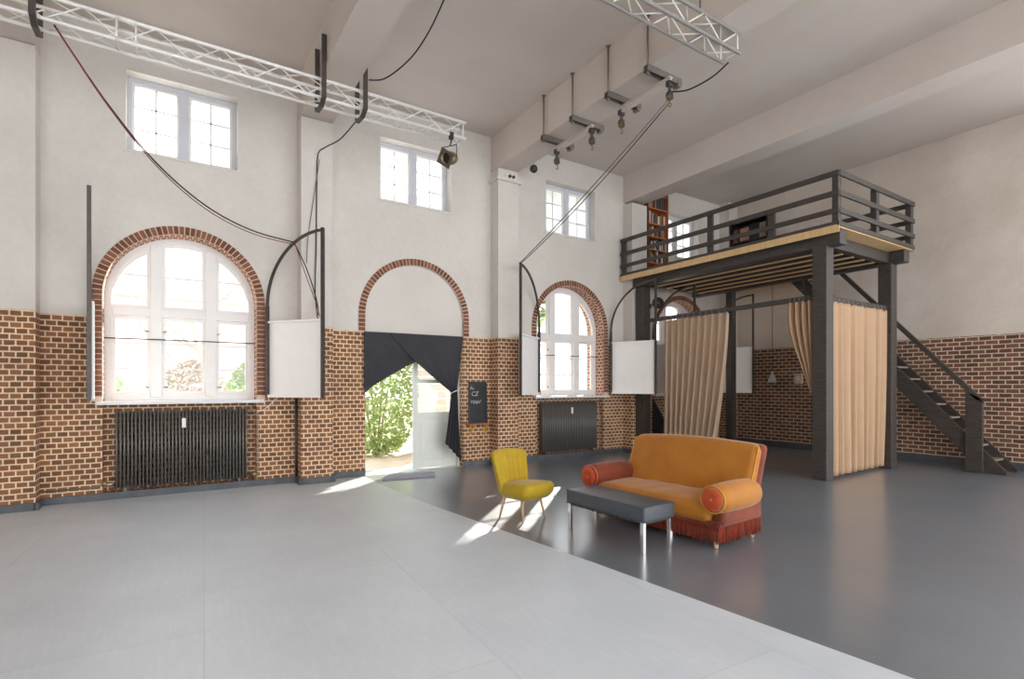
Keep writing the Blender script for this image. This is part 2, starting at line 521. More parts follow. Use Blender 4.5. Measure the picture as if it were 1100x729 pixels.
def ring(cx, zlow, num):
    mb = MB(); rm = (RI + RO) / 2
    prev = None
    n = 40
    # mortar bed
    pts = [(cx + RO, zlow)] + [(cx + RO * math.cos(PI * i / n), ZS + RO * math.sin(PI * i / n)) for i in range(n + 1)] + [(cx - RO, zlow)]
    pin = [(cx + RI, zlow)] + [(cx + RI * math.cos(PI * i / n), ZS + RI * math.sin(PI * i / n)) for i in range(n + 1)] + [(cx - RI, zlow)]
    k = len(pts)
    vs = []
    for p, q in zip(pts, pin):
        vs += [(p[0], YW + .02, p[1]), (p[0], YW - .006, p[1]), (q[0], YW - .006, q[1]), (q[0], YW + .02, q[1])]
    fs = []
    for i in range(k - 1):
        a, b = i * 4, i * 4 + 4
        for s in range(3):
            fs.append((a + s, a + s + 1, b + s + 1, b + s))
    mb.add(vs, fs, 1)
    # voussoirs on edge
    def brick(a0, a1, r0, r1):
        vs = []
        for y in (YW + .005, YW - .016):
            for r, a in ((r0, a0), (r1, a0), (r1, a1), (r0, a1)):
                vs.append((cx + r * math.cos(a), y, ZS + r * math.sin(a)))
        mb.add(vs, [(7, 6, 5, 4), (0, 1, 5, 4), (1, 2, 6, 5), (2, 3, 7, 6), (3, 0, 4, 7)], 0)
    N = 46
    for i in range(N):
        a0 = PI * i / N + .008; a1 = PI * (i + 1) / N - .008
        brick(a0, a1, RI + .004, RO - .004)
    z = ZS - .006
    while z - .066 > zlow:
        for s in (-1, 1):
            x0, x1 = sorted((cx + s * (RI + .004), cx + s * (RO - .004)))
            mb.box(x0, x1, YW - .016, YW + .005, z - .062, z, 0)
        z -= .0755
    o = mb.build('trim_%d' % num, [M['voussoir'], M['mortar']])
    w = ['the far left arched window', 'the doorway', 'the arched window above the second radiator', 'the arched window behind the loft curtain'][num - 2]
    return struct(o, 'red brick arch surround framing ' + w, 'arch')
for k in range(4):
    ring(WC[k], (ZSILL if k != 1 else ZB), k + 2)

# pilasters, beams, ceiling
pn = ['white and brick pilaster at the left edge', 'white and brick pilaster between first window and doorway', 'pilaster right of the chalkboard with a ledge under the beam', 'pilaster beside the loft front post']
for i, (a, b) in enumerate(PIL):
    mb = MB(); mb.box(a, b, YP, YW + .02, 0, 5.99, 0, True)
    if i in (2,):
        mb.box(a - .05, b + .05, YP - .05, YW, 5.74, 5.80, 1)
    struct(mb.build('pilaster', [M['wall'], M['plaster']]), pn[i], 'pilaster')
mb = MB(); mb.box(13.06, XR + .2, YP, YW + .02, 0, ZC, 0, True)
struct(mb.build('pilaster', M['wall']), 'pilaster in the far corner behind the loft', 'pilaster')
bn = ['ceiling beam past the left edge', 'left ceiling beam meeting the lattice truss', 'middle ceiling beam carrying the hoist rails', 'right ceiling beam in front of the loft']
for i, (a, b) in enumerate(PIL):
    mb = MB(); mb.box(a, b, -6.0, YW, 6.0 if i != 3 else 6.06, ZC + .02)
    struct(mb.build('ceiling_beam', M['ceil']), bn[i], 'beam')
mb = MB(); mb.box(-7.0, XR + .6, -6.0, YO, ZC, ZC + .25)
struct(mb.build('ceiling', M['ceil']), 'off white painted ceiling', 'ceiling')
mb = MB(); mb.box(XR, XR + .3, 1.6, YO, 0, ZC, 0, True)
struct(mb.build('wall_right', M['wall_far']), 'far right wall, dark brick below and stained white plaster above', 'wall')

mb = MB(); mb.box(-7.3, -7.0, -6.0, YO, 0, ZC, 0, True)
struct(mb.build('wall_end', M['wall']), 'end wall of the hall out of view on the left', 'wall')

# dark painted upstand along the window wall
mb = MB()
def up_run(x0, x1, y, d=True):
    mb.box(x0, x1, y - .035, y + .01, 0, .10)
xs = [-7.0]
segs = [(-7.0, -1.93, YW), (-1.93, -1.43, YP), (-1.43, 1.82, YW), (1.82, 2.32, YP), (2.32, 2.96, YW), (4.94, 5.57, YW), (5.57, 6.06, YP), (6.06, 9.32, YW), (9.32, 9.82, YP), (9.82, 13.06, YW)]
for a, b, y in segs:
    up_run(a, b, y)
for a, b in PIL:
    mb.box(a - .035, a + .01, YP - .035, YW - .03, 0, .10); mb.box(b - .01, b + .035, YP - .035, YW - .03, 0, .10)
struct(mb.build('baseboard_left', M['coving']), 'dark painted upstand along the foot of the window wall', 'baseboard')
mb = MB(); mb.box(XR - .035, XR + .01, 1.6, YP, 0, .16)
struct(mb.build('baseboard_right', M['coving']), 'dark painted upstand along the foot of the far right wall', 'baseboard')

# ------------------------------------------------------------------ arched windows
def arched_window(cx, num, label):
    root = struct(thing('window_%d' % num, label, 'window', (cx, 9.70, ZSILL)), label, 'window')
    y0, y1 = 9.68, 9.77
    r_o, r_i = RI + .01, RI - .085
    fr = MB()
    def arc_band(ro, ri, a0, a1, zc, ya, yb, n=20):
        vs = []; fs = []
        for i in range(n + 1):
            t = a0 + (a1 - a0) * i / n
            for r, y in ((ro, ya), (ri, ya), (ri, yb), (ro, yb)):
                vs.append((cx + r * math.cos(t), y, zc + r * math.sin(t)))
        for i in range(n):
            a, b = i * 4, i * 4 + 4
            for s in range(4):
                s2 = (s + 1) % 4
                fs.append((a + s, a + s2, b + s2, b + s))
        fs += [(0, 1, 2, 3), (n * 4 + 3, n * 4 + 2, n * 4 + 1, n * 4)]
        fr.add(vs, fs, 0)
    arc_band(r_o, r_i, 0, PI, ZS, y0, y1)
    fr.box(cx - r_o, cx - r_i, y0, y1, ZSILL, ZS); fr.box(cx + r_i, cx + r_o, y0, y1, ZSILL, ZS)
    fr.box(cx - r_i, cx + r_i, y0, y1, ZSILL, ZSILL + .09)
    fr.build('frame', M['white'], root, bevel=.006)
    for s in (-1, 1):
        mu = MB(); x = cx + s * .36
        mu.box(x - .075, x + .075, y0 - .025, y1, ZSILL + .05, ZS + math.sqrt(r_i ** 2 - (.36 - .0) ** 2) + .01)
        mu.build('mullion', M['white'], root, bevel=.012)
    tr = MB(); tr.box(cx - r_i, cx + r_i, y0 - .02, y1, 2.64, 2.77)
    tr.build('transom', M['white'], root, bevel=.012)
    # casements: an inner sash frame per light, with its bars and pane
    cols = [(cx - r_i, cx - .435), (cx - .285, cx + .285), (cx + .435, cx + r_i)]
    for ci, (a, b) in enumerate(cols):
        sb = MB(); w = .045
        sb.box(a, a + w, y0 + .015, y1 - .02, ZSILL + .09, 2.64); sb.box(b - w, b, y0 + .015, y1 - .02, ZSILL + .09, 2.64)
        sb.box(a + w, b - w, y0 + .016, y1 - .021, ZSILL + .09, ZSILL + .135); sb.box(a + w, b - w, y0 + .016, y1 - .021, 2.595, 2.64)
        sash = sb.build('lower_sash', M['white'], root)
        gb = MB()
        for z in (1.86, 2.24):
            gb.box(a + w, b - w, y0 + .03, y1 - .035, z - .014, z + .014)
        gb.build('glazing_bar', M['white'], sash)
        hb = MB(); hx = b - .02 if ci == 0 else a + .02
        for z in (1.58, 2.42):
            hb.tube([(hx, y0 + .02, z), (hx, y0 - .03, z), (hx + (-.05 if ci == 0 else .05), y0 - .04, z + .015)], .006, 6)
        hb.build('handle', M['black'], sash)
        g = MB(); g.box(a + .02, b - .02, y0 + .04, y0 + .045, ZSILL + .1, 2.62); g.build('pane', M['glass'], sash)
        # upper light
        def ztop(x, r=r_i):
            return ZS + math.sqrt(max(0, r * r - (x - cx) ** 2))
        ub = MB(); n = 10; X0, X1 = a, b
        if ci == 0: X0 = a + .02
        if ci == 2: X1 = b - .02
        for i in range(n):
            xa = X0 + (X1 - X0) * i / n; xb = X0 + (X1 - X0) * (i + 1) / n
            za, zb = ztop(xa), ztop(xb)
            dz = .05 if ci == 1 else .07
            vs = [(xa, y0 + .015, za - dz), (xb, y0 + .015, zb - dz), (xb, y0 + .015, zb), (xa, y0 + .015, za)]
            vs += [(x, y1 - .02, z) for x, y, z in vs]
            ub.add(vs, [(0, 1, 2, 3), (7, 6, 5, 4), (0, 4, 5, 1)], 0)
        ub.box(a, b, y0 + .018, y1 - .023, 2.77, 2.815)
        if ci != 0: ub.box(a, a + w, y0 + .012, y1 - .017, 2.77, ztop(a + .01))
        if ci != 2: ub.box(b - w, b, y0 + .012, y1 - .017, 2.77, ztop(b - .01))
        us = ub.build('upper_sash', M['white'], root)
        gb = MB(); gz = 3.26
        xh = math.sqrt(r_i ** 2 - (gz - ZS) ** 2)
        gb.box(max(a, cx - xh) + .01, min(b, cx + xh) - .01, y0 + .03, y1 - .035, gz - .011, gz + .011)
        gb.build('glazing_bar', M['white'], us)
        g = MB(); pts = []
        for i in range(13):
            x = a + .01 + (b - a - .02) * i / 12
            pts.append((x, max(2.80, ztop(x, r_i - .02))))
        g.prism([(a + .01, 2.79), (b - .01, 2.79)] + pts[::-1], (0, y0 + .04, 0), (1, 0, 0), (0, 0, 1), (0, .004, 0))
        g.build('pane', M['glass'], us)
    sl = MB(); sl.box(cx - 1.06, cx + 1.09, YW - .10, YW + .02, ZSILL - .05, ZSILL); sl.box(cx - RI + .002, cx + RI - .002, YW + .01, y0 + .02, ZSILL - .05, ZSILL)
    sl.build('sill', M['sill'], root, bevel=.008)
    tb = MB(); tb.tube([(cx - RI, 9.63, 2.30), (cx + RI, 9.63, 2.30)], .009, 6); tb.build('tie_bar', M['steel'], root)
arched_window(WC[0], 1, 'large arched white window at the far left above a black radiator')
arched_window(WC[2], 2, 'arched white window to the right of the pilaster, above the second radiator')
arched_window(WC[3], 3, 'arched white window under the loft, half behind the pleated curtain')

# ------------------------------------------------------------------ small upper windows
ul = ['small upper window below the truss at far left', 'small upper window beside the spotlight', 'small upper window crossed by the hoist rope', 'bright upper window behind the loft railing']
for k, c in enumerate(WC):
    root = struct(thing('window_%d' % (k + 4), ul[k], 'window', (c, 9.65, 5.0)), ul[k], 'window')
    y0, y1 = 9.60, 9.68
    f = MB()
    f.box(c - .72, c - .655, y0, y1, 5.0, 6.14); f.box(c + .655, c + .72, y0, y1, 5.0, 6.14)
    f.box(c - .655, c + .655, y0, y1, 6.07, 6.14); f.box(c - .655, c + .655, y0, y1, 5.0, 5.06)
    f.box(c - .06, c + .06, y0 - .02, y1, 5.0, 6.14)
    f.build('frame', M['upframe'], root)
    for s in (-1, 1):
        a, b = (c - .655, c - .06) if s < 0 else (c + .06, c + .655)
        sb = MB(); sb.box(a, a + .035, y0 + .01, y1 - .02, 5.06, 6.07); sb.box(b - .035, b, y0 + .01, y1 - .02, 5.06, 6.07)
        sb.box(a, b, y0 + .011, y1 - .021, 5.06, 5.095); sb.box(a, b, y0 + .011, y1 - .021, 6.035, 6.07)
        m_ = (a + b) / 2
        sb.box(m_ - .011, m_ + .011, y0 + .02, y1 - .03, 5.06, 6.07)
        for z in (5.40, 5.735):
            sb.box(a, b, y0 + .02, y1 - .03, z - .011, z + .011)
        sash = sb.build('casement', M['white'], root)
        g = MB(); g.box(a + .02, b - .02, y0 + .035, y0 + .04, 5.07, 6.05); g.build('pane', M['frosted'], sash)
    s = MB(); s.box(c - .76, c + .76, YW - .015, y0 + .01, 4.965, 5.0); s.build('sill', M['plaster'], root)

# ------------------------------------------------------------------ garden door
dl = 'pale grey glazed garden door, one leaf closed, with black drapes pinned across'
root = struct(thing('door_1', dl, 'door', (WC[1], 9.6, 0)), dl, 'door')
M['door'] = pbr('door_paint', (222, 226, 218), .4, var=.04)
x0, x1 = WC[1] - RI, WC[1] + RI
f = MB(); f.box(x0, x0 + .05, 9.56, 9.66, 0, 2.56); f.box(x1 - .05, x1, 9.56, 9.66, 0, 2.56); f.box(x0 + .05, x1 - .05, 9.56, 9.66, 2.50, 2.56)
f.build('frame', M['door'], root)
def leaf(P0, ux, name):
    """door leaf: P0 hinge foot, ux along the leaf, .93 wide"""
    P0 = Vector(P0); ux = Vector(ux); uy = Vector((0, 0, 1)); nrm = ux.cross(uy).normalized() * .045
    W = .93
    def bx(mb, a, b, c, d, o=0.0, t=1.0):
        mb.prism([(a, c), (b, c), (b, d), (a, d)], P0 + nrm * o, ux, uy, nrm * t)
    m = MB(); st = .10
    bx(m, 0, st, .01, 2.49); bx(m, W - st, W, .01, 2.49)
    for a, b in ((.01, .17), (.98, 1.09), (1.66, 1.73), (2.40, 2.49)):
        bx(m, st, W - st, a, b)
    lf = m.build(name, M['door'], root, bevel=.004)
    m = MB(); bx(m, st, W - st, .17, .98, .35, .3); bx(m, st + .07, W - st - .07, .24, .91, .12, .76); m.build('lower_panel', M['door'], lf, world=True)
    m = MB(); bx(m, st, W - st, 1.09, 1.66, .45, .1); bx(m, st, W - st, 1.73, 2.40, .45, .1); m.build('pane', M['glass'], lf)
    return lf
leaf((x1 - .05, 9.60, 0), (-1, 0, 0), 'closed_leaf')
leaf((x0 + .055, 9.70, 0), (-.25, .97, 0), 'open_leaf')
# ------------------------------------------------------------------ radiators
def radiator(cx, x0, x1, label):
    y0, y1 = 9.37, 9.51; z0, z1 = .13, 1.24
    root = thing('radiator', label, 'radiator', ((x0 + x1) / 2, 9.44, 0), group=None)
    n = 38; p = (x1 - x0) / n
    first = None
    for i in range(n):
        xc = x0 + p * (i + .5)
        if first is None:
            m = MB(); c0 = xc; w = p * .33
            # a flat steel column: rounded front and back tubes joined at head and foot
            poly = [(-w, -.045), (-w * .6, -.07), (w * .6, -.07), (w, -.045), (w, -.02), (w * .45, 0), (w, .02), (w, .045), (w * .6, .07), (-w * .6, .07), (-w, .045), (-w, .02), (-w * .45, 0), (-w, -.02)]
            m.prism(poly, (xc, 9.44, z0 + .02), (1, 0, 0), (0, 1, 0), (0, 0, z1 - z0 - .04), 0, True)
            for z in (z0 + .045, z1 - .045):
                m.tube([(xc - p * .5, 9.44, z), (xc + p * .5, 9.44, z)], .028, 8)
            m.prism([(-.05, 0), (.05, 0), (.03, .025), (-.03, .025)], (xc - w * .8, 9.44, z1 - .02), (0, 1, 0), (0, 0, 1), (w * 1.6, 0, 0))
            first = m.build('column', M['iron'], root)
        else:
            o = first.copy(); COL.objects.link(o); o.parent = root; o.location.x = xc - c0
    for x in (x0 + .12, x1 - .12):
        m = MB(); m.box(x - .02, x + .02, 9.39, 9.49, 0, z0 + .03); m.build('foot', M['iron'], root)
    m = MB(); m.box(cx - .035, cx + .015, 9.352, 9.372, .98, 1.12); m.build('meter', M['white'], root)
    return root
r1 = radiator(WC[0], -.63, 1.07, 'black ribbed radiator in the niche under the far left arched window')
r2 = radiator(WC[2], WC[2] - .84, WC[2] + .76, 'black ribbed radiator behind the yellow chair, right of the pilaster')
M['valve'] = pbr('valve_brass', (168, 150, 122), .4, metal=.5)
M['pipe'] = pbr('pipe_paint', (120, 104, 92), .5, var=.15)
m = MB()
m.tube([(-1.38, 9.36, .19), (-.86, 9.36, .19), (-.80, 9.36, .21), (-.70, 9.42, .22), (-.62, 9.44, .175)], .014, 8)
m.build('supply_pipe', M['pipe'], r1)
m = MB()
m.lathe([(.0, -.04), (.03, -.04), (.034, -.01), (.022, .02), (.022, .05), (0, .05)], (-.74, 9.37, .235), (0, -1, 0), 12)
m.lathe([(.018, -.05), (.024, -.04), (.024, .04), (.018, .05)], (-.70, 9.41, .21), (1, 0, 0), 10)
m.build('valve', M['valve'], r1)
m = MB(); m.lathe([(0, 0), (.024, 0), (.028, .03), (.024, .07), (0, .075)], (1.13, 9.42, 1.21), (.6, -.8, 0), 12)
m.tube([(1.07, 9.44, 1.19), (1.14, 9.43, 1.20)], .014, 8); m.tube([(1.15, 9.42, 1.2), (1.22, 9.385, 1.2), (1.215, 9.385, .22), (1.14, 9.43, .18), (1.07, 9.44, .175)], .008, 6)
m.lathe([(.014, -.05), (.034, -.04), (.034, .03), (.014, .05)], (1.16, 9.42, .19), (.5, -.85, 0), 12)
m.build('valve', M['valve'], r1)
m = MB(); m.lathe([(0, 0), (.024, 0), (.028, .03), (.024, .07), (0, .075)], (8.53, 9.41, 1.20), (.6, -.8, 0), 12)
m.tube([(8.45, 9.44, 1.19), (8.54, 9.42, 1.2), (8.56, 9.41, .9), (8.56, 9.41, .2), (8.45, 9.44, .175)], .011, 6)
m.build('valve', M['valve'], r2)

# ------------------------------------------------------------------ swinging arched shutters
LW = 1.12
def shutter(hx, sgn, a, label, panel_side=1):
    """leaf hinged at hx on the wall; sgn +1 leaves swing towards +X, a = angle from the wall normal"""
    root = thing('arched_shutter', label, 'shutter', (hx, 9.345, 1.42))
    dx = Vector((sgn * math.sin(a), -math.cos(a), 0)); nz = Vector((0, 0, 1)); nr = dx.cross(nz)
    P0 = Vector((hx, 9.345, 0))
    def P(p, z, o=0.0):
        return P0 + dx * p + nz * z + nr * o
    w = .045
    m = MB()
    m.bar(P(LW - w / 2, 1.42), P(LW - w / 2, ZS + LW + .04), w, w, nr); m.build('tall_stile', M['steel'], root)
    m = MB(); m.bar(P(w / 2, 1.42), P(w / 2, ZS), w, w, nr); m.build('hinge_stile', M['steel'], root)
    m = MB(); m.bar(P(w, 1.42 + w / 2), P(LW - w, 1.42 + w / 2), w, w); m.build('rail', M['panel'], root)
    m = MB(); m.bar(P(w, 2.65 - w / 2), P(LW - w, 2.65 - w / 2), w * .7, w * .7); m.build('rail', M['panel'], root)
    m = MB(); n = 18; pts = []
    R = LW - w / 2
    for i in range(n + 1):
        t = PI / 2 * i / n
        pts.append(P(LW - w / 2 - (LW - w) * math.cos(t), ZS + (LW + .01) * math.sin(t)))
    for i in range(n):
        m.bar(pts[i], pts[i + 1] + (pts[i + 1] - pts[i]) * .06, .035, .035, nr)
    m.build('arch_bar', M['steel'], root)
    m = MB(); o = .026 * panel_side
    c = [P(.006, 1.435, o), P(LW - w - .01, 1.435, o), P(LW - w - .01, 2.65, o), P(.006, 2.65, o)]
    c2 = [q + nr * (.012 * panel_side) for q in c]
    m.add(c + c2, [(0, 1, 2, 3), (7, 6, 5, 4), (0, 4, 5, 1), (1, 5, 6, 2), (2, 6, 7, 3), (3, 7, 4, 0)])
    # raised white border of the board
    pan = m.build('panel', M['panel'], root)
    m = MB(); oo = .045 * panel_side
    for (p, q) in ((( .03, 1.46), (LW - w - .035, 1.46)), ((LW - w - .035, 1.46), (LW - w - .035, 2.625)), ((.03, 2.625), (LW - w - .035, 2.625)), ((.03, 1.46), (.03, 2.625))):
        m.bar(P(p[0], p[1], oo), P(q[0], q[1], oo), .045, .014, nr)
    m.build('board_edge', M['panel'], pan)
    for z in (1.6, 2.7):
        m = MB(); m.bar(P(.02, z), P(.02, z) + Vector((0, .055, 0)), .03, .05); m.build('hinge', M['steel'], root)
    return root
R_ = math.radians
shutter(-.90, -1, R_(-5), 'arched shutter seen edge on at the left side of the far left window', -1)
shutter(1.335, 1, R_(38), 'arched shutter with white panel between the far left window and the doorway', -1)
shutter(6.77, -1, R_(56), 'narrow arched shutter standing out left of the second arched window', 1)
shutter(WC[2] + 1.14, 1, R_(24), 'arched shutter with white panel to the left of the pleated loft curtain', -1)
shutter(WC[3] - 1.12, -1, R_(-12), 'arched shutter behind the pleated curtain, only its curved bar showing', -1)
shutter(WC[3] + 1.12, 1, R_(26), 'arched shutter with white panel to the right of the pleated loft curtain', -1)

# ------------------------------------------------------------------ lattice trusses
def truss(x0, x1, y, z, s, label, name='lattice_truss', coupler=None, m_=None, chord=None):
    root = thing(name, label, 'truss', (x1, y, z))
    m_ = m_ or M['alu']
    cs = [(y, z), (y + s, z), (y, z + s), (y + s, z + s)]
    for cy, cz in cs:
        m = MB(); m.tube([(x0, cy, cz), (x1, cy, cz)], .022, 10); m.build('chord', chord or m_, root)
    pitch = s * 1.35
    for k, (a, b) in enumerate(((0, 1), (0, 2), (1, 3), (2, 3))):
        m = MB(); x = x1 - .06; i = k % 2
        while x - pitch > x0:
            p, q = (cs[a], cs[b]) if i % 2 == 0 else (cs[b], cs[a])
            m.tube([(x, *p), (x - pitch, *q)], .0085, 6)
            x -= pitch; i += 1
        m.build('lacing', m_, root)
    ends = [x1 - .05] + ([coupler - .09, coupler + .09] if coupler is not None else [])
    for x in ends:
        m = MB()
        for a, b in ((0, 1), (0, 2), (1, 3), (2, 3)):
            m.tube([(x, *cs[a]), (x, *cs[b])], .010, 6)
        m.build('end_frame', m_, root)
    if coupler is not None:
        for cy, cz in cs:
            m = MB(); m.tube([(coupler - .10, cy, cz), (coupler + .10, cy, cz)], .027, 10); m.build('coupler', m_, root)
    return root
truss(-4.5, 4.0, 7.53, 5.55, .25, 'long aluminium lattice truss hung along the window wall', coupler=-.40)
truss(-2.5, 5.98, 4.01, 5.74, .235, 'aluminium lattice truss at the top centre, ending in front of the middle beam', chord=M['alu_dull'])

# steel straps that hold the long truss
def strap(x, ztop, label):
    root = thing('truss_hanger', label, 'hanger', (x, 7.65, 5.46))
    m = MB(); m.box(x - .03, x + .03, 7.44, 7.47, 5.52, ztop); m.build('front_strap', M['steel'], root)
    m = MB(); m.box(x - .03, x + .03, 7.83, 7.86, 5.50, ztop); m.build('rear_strap', M['steel'], root)
    m = MB(); m.bar((x, 7.455, 5.535), (x, 7.60, 5.47), .06, .025); m.bar((x, 7.59, 5.475), (x, 7.845, 5.50), .06, .025); m.build('cradle', M['steel'], root)
    m = MB()
    for z in (ztop - .05, ztop - .2):
        m.lathe([(0, -.012), (.022, -.012), (.022, .012), (0, .012)], (x, 7.44, z), (0, 1, 0), 6)
    m.build('bolt', M['steel'], root)
strap(1.785, 6.38, 'dark steel strap hanger on the left face of the left ceiling beam')
strap(2.355, 6.38, 'dark steel strap hanger on the right face of the left ceiling beam')
strap(-1.20, 6.70, 'dark steel strap hanger holding the truss at the far left')
# spotlight at the end of the truss
root = thing('spotlight', 'black can spotlight with square filter frame clamped under the truss end', 'spotlight', (3.74, 7.55, 5.5))
m = MB(); m.box(3.71, 3.77, 7.50, 7.56, 5.48, 5.58); m.tube([(3.74, 7.53, 5.5), (3.74, 7.53, 5.42)], .012, 8); m.build('clamp', M['black'], root)
ax = Vector((-.80, -.50, -.36)).normalized(); C0 = Vector((3.74, 7.58, 5.20))
s = ax.cross(Vector((0, 0, 1))).normalized(); u = s.cross(ax)
m = MB(); pts = [C0 + s * .125 + u * .0] + [C0 + s * .125 + Vector((0, 0, .19)), C0 - s * .125 + Vector((0, 0, .19)), C0 - s * .125]
m.tube(pts, .009, 6); m.tube([C0 + Vector((0, 0, .19)), (3.74, 7.53, 5.43)], .012, 6); m.build('yoke', M['steel'], root)
M['lampcan'] = pbr('aged_lamp_can', (150, 128, 96), .4, metal=.5, var=.2)
m = MB(); m.lathe([(0, -.16), (.05, -.16), (.085, -.12), (.10, -.05), (.10, .12), (.09, .12), (.085, .03), (0, .0)], C0, ax, 24); m.build('can', M['lampcan'], root)
m = MB(); fc = C0 + ax * .13
d1 = (s * .8 + u * .6).normalized(); d2 = d1.cross(ax).normalized()
ring_o = [fc + d1 * (a * .155) + d2 * (b * .155) for a, b in ((-1, -1), (1, -1), (1, 1), (-1, 1))]
nn = 24
circ = []
vs = []; fs = []
for i in range(nn):
    t = 2 * PI * i / nn + PI / 4 + PI
    ca, sa = math.cos(t), math.sin(t); k = .118 / max(abs(ca), abs(sa))
    for r, o in ((k, 0), (.082, 0), (.082, .012), (k, .012)):
        vs.append(fc + d1 * (ca * r) + d2 * (sa * r) + ax * o)
for i in range(nn):
    a, b = i * 4, ((i + 1) % nn) * 4
    for q in range(4):
        q2 = (q + 1) % 4
        fs.append((a + q, a + q2, b + q2, b + q))
m.add(vs, fs); m.build('filter_frame', pbr('filter_frame', (92, 84, 76), .5, metal=.3), root)
m = MB(); m.lathe([(0, .05), (.085, .06)], C0, ax, 24); m.build('lens', M['black'], root)

# ------------------------------------------------------------------ hoist rails, channels, pulleys under the middle beam
ys = [7.52, 6.73, 5.895, 5.115]
cl = ['nearest the window wall', 'second from the window wall', 'third from the window wall', 'nearest the truss end']
for k, y in enumerate(ys):
    root = thing('hoist_bracket', 'steel channel bracket with rod under the middle beam, ' + cl[k], 'bracket', (5.83, y, 5.99), group=None)
    m = MB()
    # open channel section, 90 x 80
    for a, b, c, d in ((-.045, .045, 5.985, 5.998), (-.045, -.035, 5.91, 5.985), (.035, .045, 5.91, 5.985)):
        m.box(5.50, 6.19, y + a, y + b, c, d)
    m.build('channel', M['zinc'], root)
    m = MB(); m.tube([(5.535, y, 5.90), (5.535, y, 6.69)], .014, 8); m.build('threaded_rod', M['zinc'], root)
    m = MB(); m.lathe([(0, -.03), (.028, -.03), (.028, .0), (0, 0)], (5.535, y, 5.91), (0, 0, 1), 6); m.lathe([(0, 0), (.034, 0), (.034, .012), (0, .012)], (5.535, y, 6.68), (0, 0, 1), 12); m.build('nut', M['zinc'], root)
    m = MB(); m.box(6.10, 6.16, y - .05, y + .05, 5.87, 5.99); m.build('clamp', M['zinc'], root)
for k, (a, b) in enumerate(((7.62, 6.62), (6.0, 5.0))):
    x = 5.88
    root = thing('hoist_rail', ['white hoist rail between the two brackets nearest the window wall', 'white hoist rail between the two brackets nearest the truss end'][k], 'rail', (x, (a + b) / 2, 5.85))
    m = MB(); m.box(x - .035, x + .035, b, a, 5.893, 5.907); m.box(x - .007, x + .007, b, a, 5.83, 5.893); m.box(x - .035, x + .035, b, a, 5.816, 5.83)
    m.build('beam', M['ceil'], root)
    for y in (a - .03, b + .03):
        m = MB(); m.box(x - .045, x + .045, y - .03, y + .03, 5.775, 5.85); m.build('trolley', M['steel'], root)
M['brass'] = pbr('worn_brass', (128, 108, 78), .4, metal=.6, var=.2)
py = [7.59, 6.65, 5.97, 5.03]
for k, y in enumerate(py):
    root = thing('pulley', 'small pulley with hook under the hoist rail, ' + cl[k], 'pulley', (5.88, y, 5.77))
    m = MB(); m.box(5.85, 5.91, y - .004, y + .004, 5.63, 5.775); m.box(5.845, 5.915, y - .03, y - .022, 5.60, 5.70); m.box(5.845, 5.915, y + .022, y + .03, 5.60, 5.70); m.box(5.86, 5.90, y - .03, y + .03, 5.695, 5.71); m.build('cheek', M['steel'], root)
    m = MB(); m.lathe([(0, -.018), (.058, -.018), (.048, 0), (.058, .018), (0, .018)], (5.88, y, 5.64), (0, 1, 0), 18); m.build('sheave', M['brass'], root)
    m = MB(); m.tube([(5.88, y, 5.60), (5.88, y, 5.56)] + [(5.88 + .03 * math.sin(t), y, 5.53 + .03 * math.cos(t)) for t in [0, .6, 1.2, 1.8, 2.4, 3.0, 3.6, 4.2]], .008, 6); m.build('hook', M['brass'], root)

# ------------------------------------------------------------------ cables
def sag(p, q, d, n=14):
    p = Vector(p); q = Vector(q)
    return [p.lerp(q, i / n) - Vector((0, 0, d * 4 * (i / n) * (1 - i / n))) for i in range(n + 1)]
def smooth(pts, n=6):
    pts = [Vector(p) for p in pts]; out = []
    P = [pts[0]] + pts + [pts[-1]]
    for i in range(1, len(P) - 2):
        for k in range(n):
            t = k / n; a, b, c, d = P[i - 1], P[i], P[i + 1], P[i + 2]
            out.append(.5 * ((2 * b) + (c - a) * t + (2 * a - 5 * b + 4 * c - d) * t * t + (3 * b - a - 3 * c + d) * t ** 3))
    out.append(pts[-1]); return out
def cable(pts, r, mat, label, name='cable', parent=None):
    m = MB(); m.tube(pts, r, 6); o = m.build(name, mat)
    return tag(o, label, 'cable')
def hx(p, z, hx0=1.335, a=R_(38)):
    return (hx0 + math.sin(a) * p, 9.345 - math.cos(a) * p, z)
apt = hx(.55, ZS + math.sqrt(1.12 ** 2 - .57 ** 2) + .02)
e1 = hx(1.02, 2.70)
M_pts = smooth([(-1.05, 7.66, 5.58), (-.62, 7.9, 4.98), (-.12, 8.2, 4.46), (.45, 8.5, 4.10), (1.05, 8.75, 3.92), apt])
cable(M_pts + smooth([apt, hx(.80, 3.42), hx(.98, 2.95), e1])[1:], .010, M['wire'], 'black cable drooping from the truss to the first arched shutter')
cable([p + Vector((.02, -.02, -.035 - .03 * math.sin(PI * i / len(M_pts)))) for i, p in enumerate(M_pts)] + [Vector(v) + Vector((.01, -.03, -.03)) for v in smooth([apt, hx(.76, 3.36), hx(.94, 2.95), e1])[1:]], .007, M['wirered'], 'thin red cable drooping beside the black one to the first arched shutter')
cable(smooth([(2.33, 7.84, 5.50), (2.24, 8.35, 5.42), (2.13, 8.85, 5.45), (2.075, 9.07, 5.40), (2.06, 9.08, 4.9), (2.05, 9.08, 3.9), (2.03, 9.06, 3.1), (2.05, 8.95, 2.64)]), .010, M['wire'], 'black cable running down the pilaster beside the first arched shutter')
cable(smooth([(2.10, 9.075, 5.33), (2.0, 9.08, 4.6), (1.92, 9.08, 4.0), (1.90, 9.07, 3.6)]), .007, M['wiregrey'], 'thin grey wire slanting down the pilaster left of the black cable')
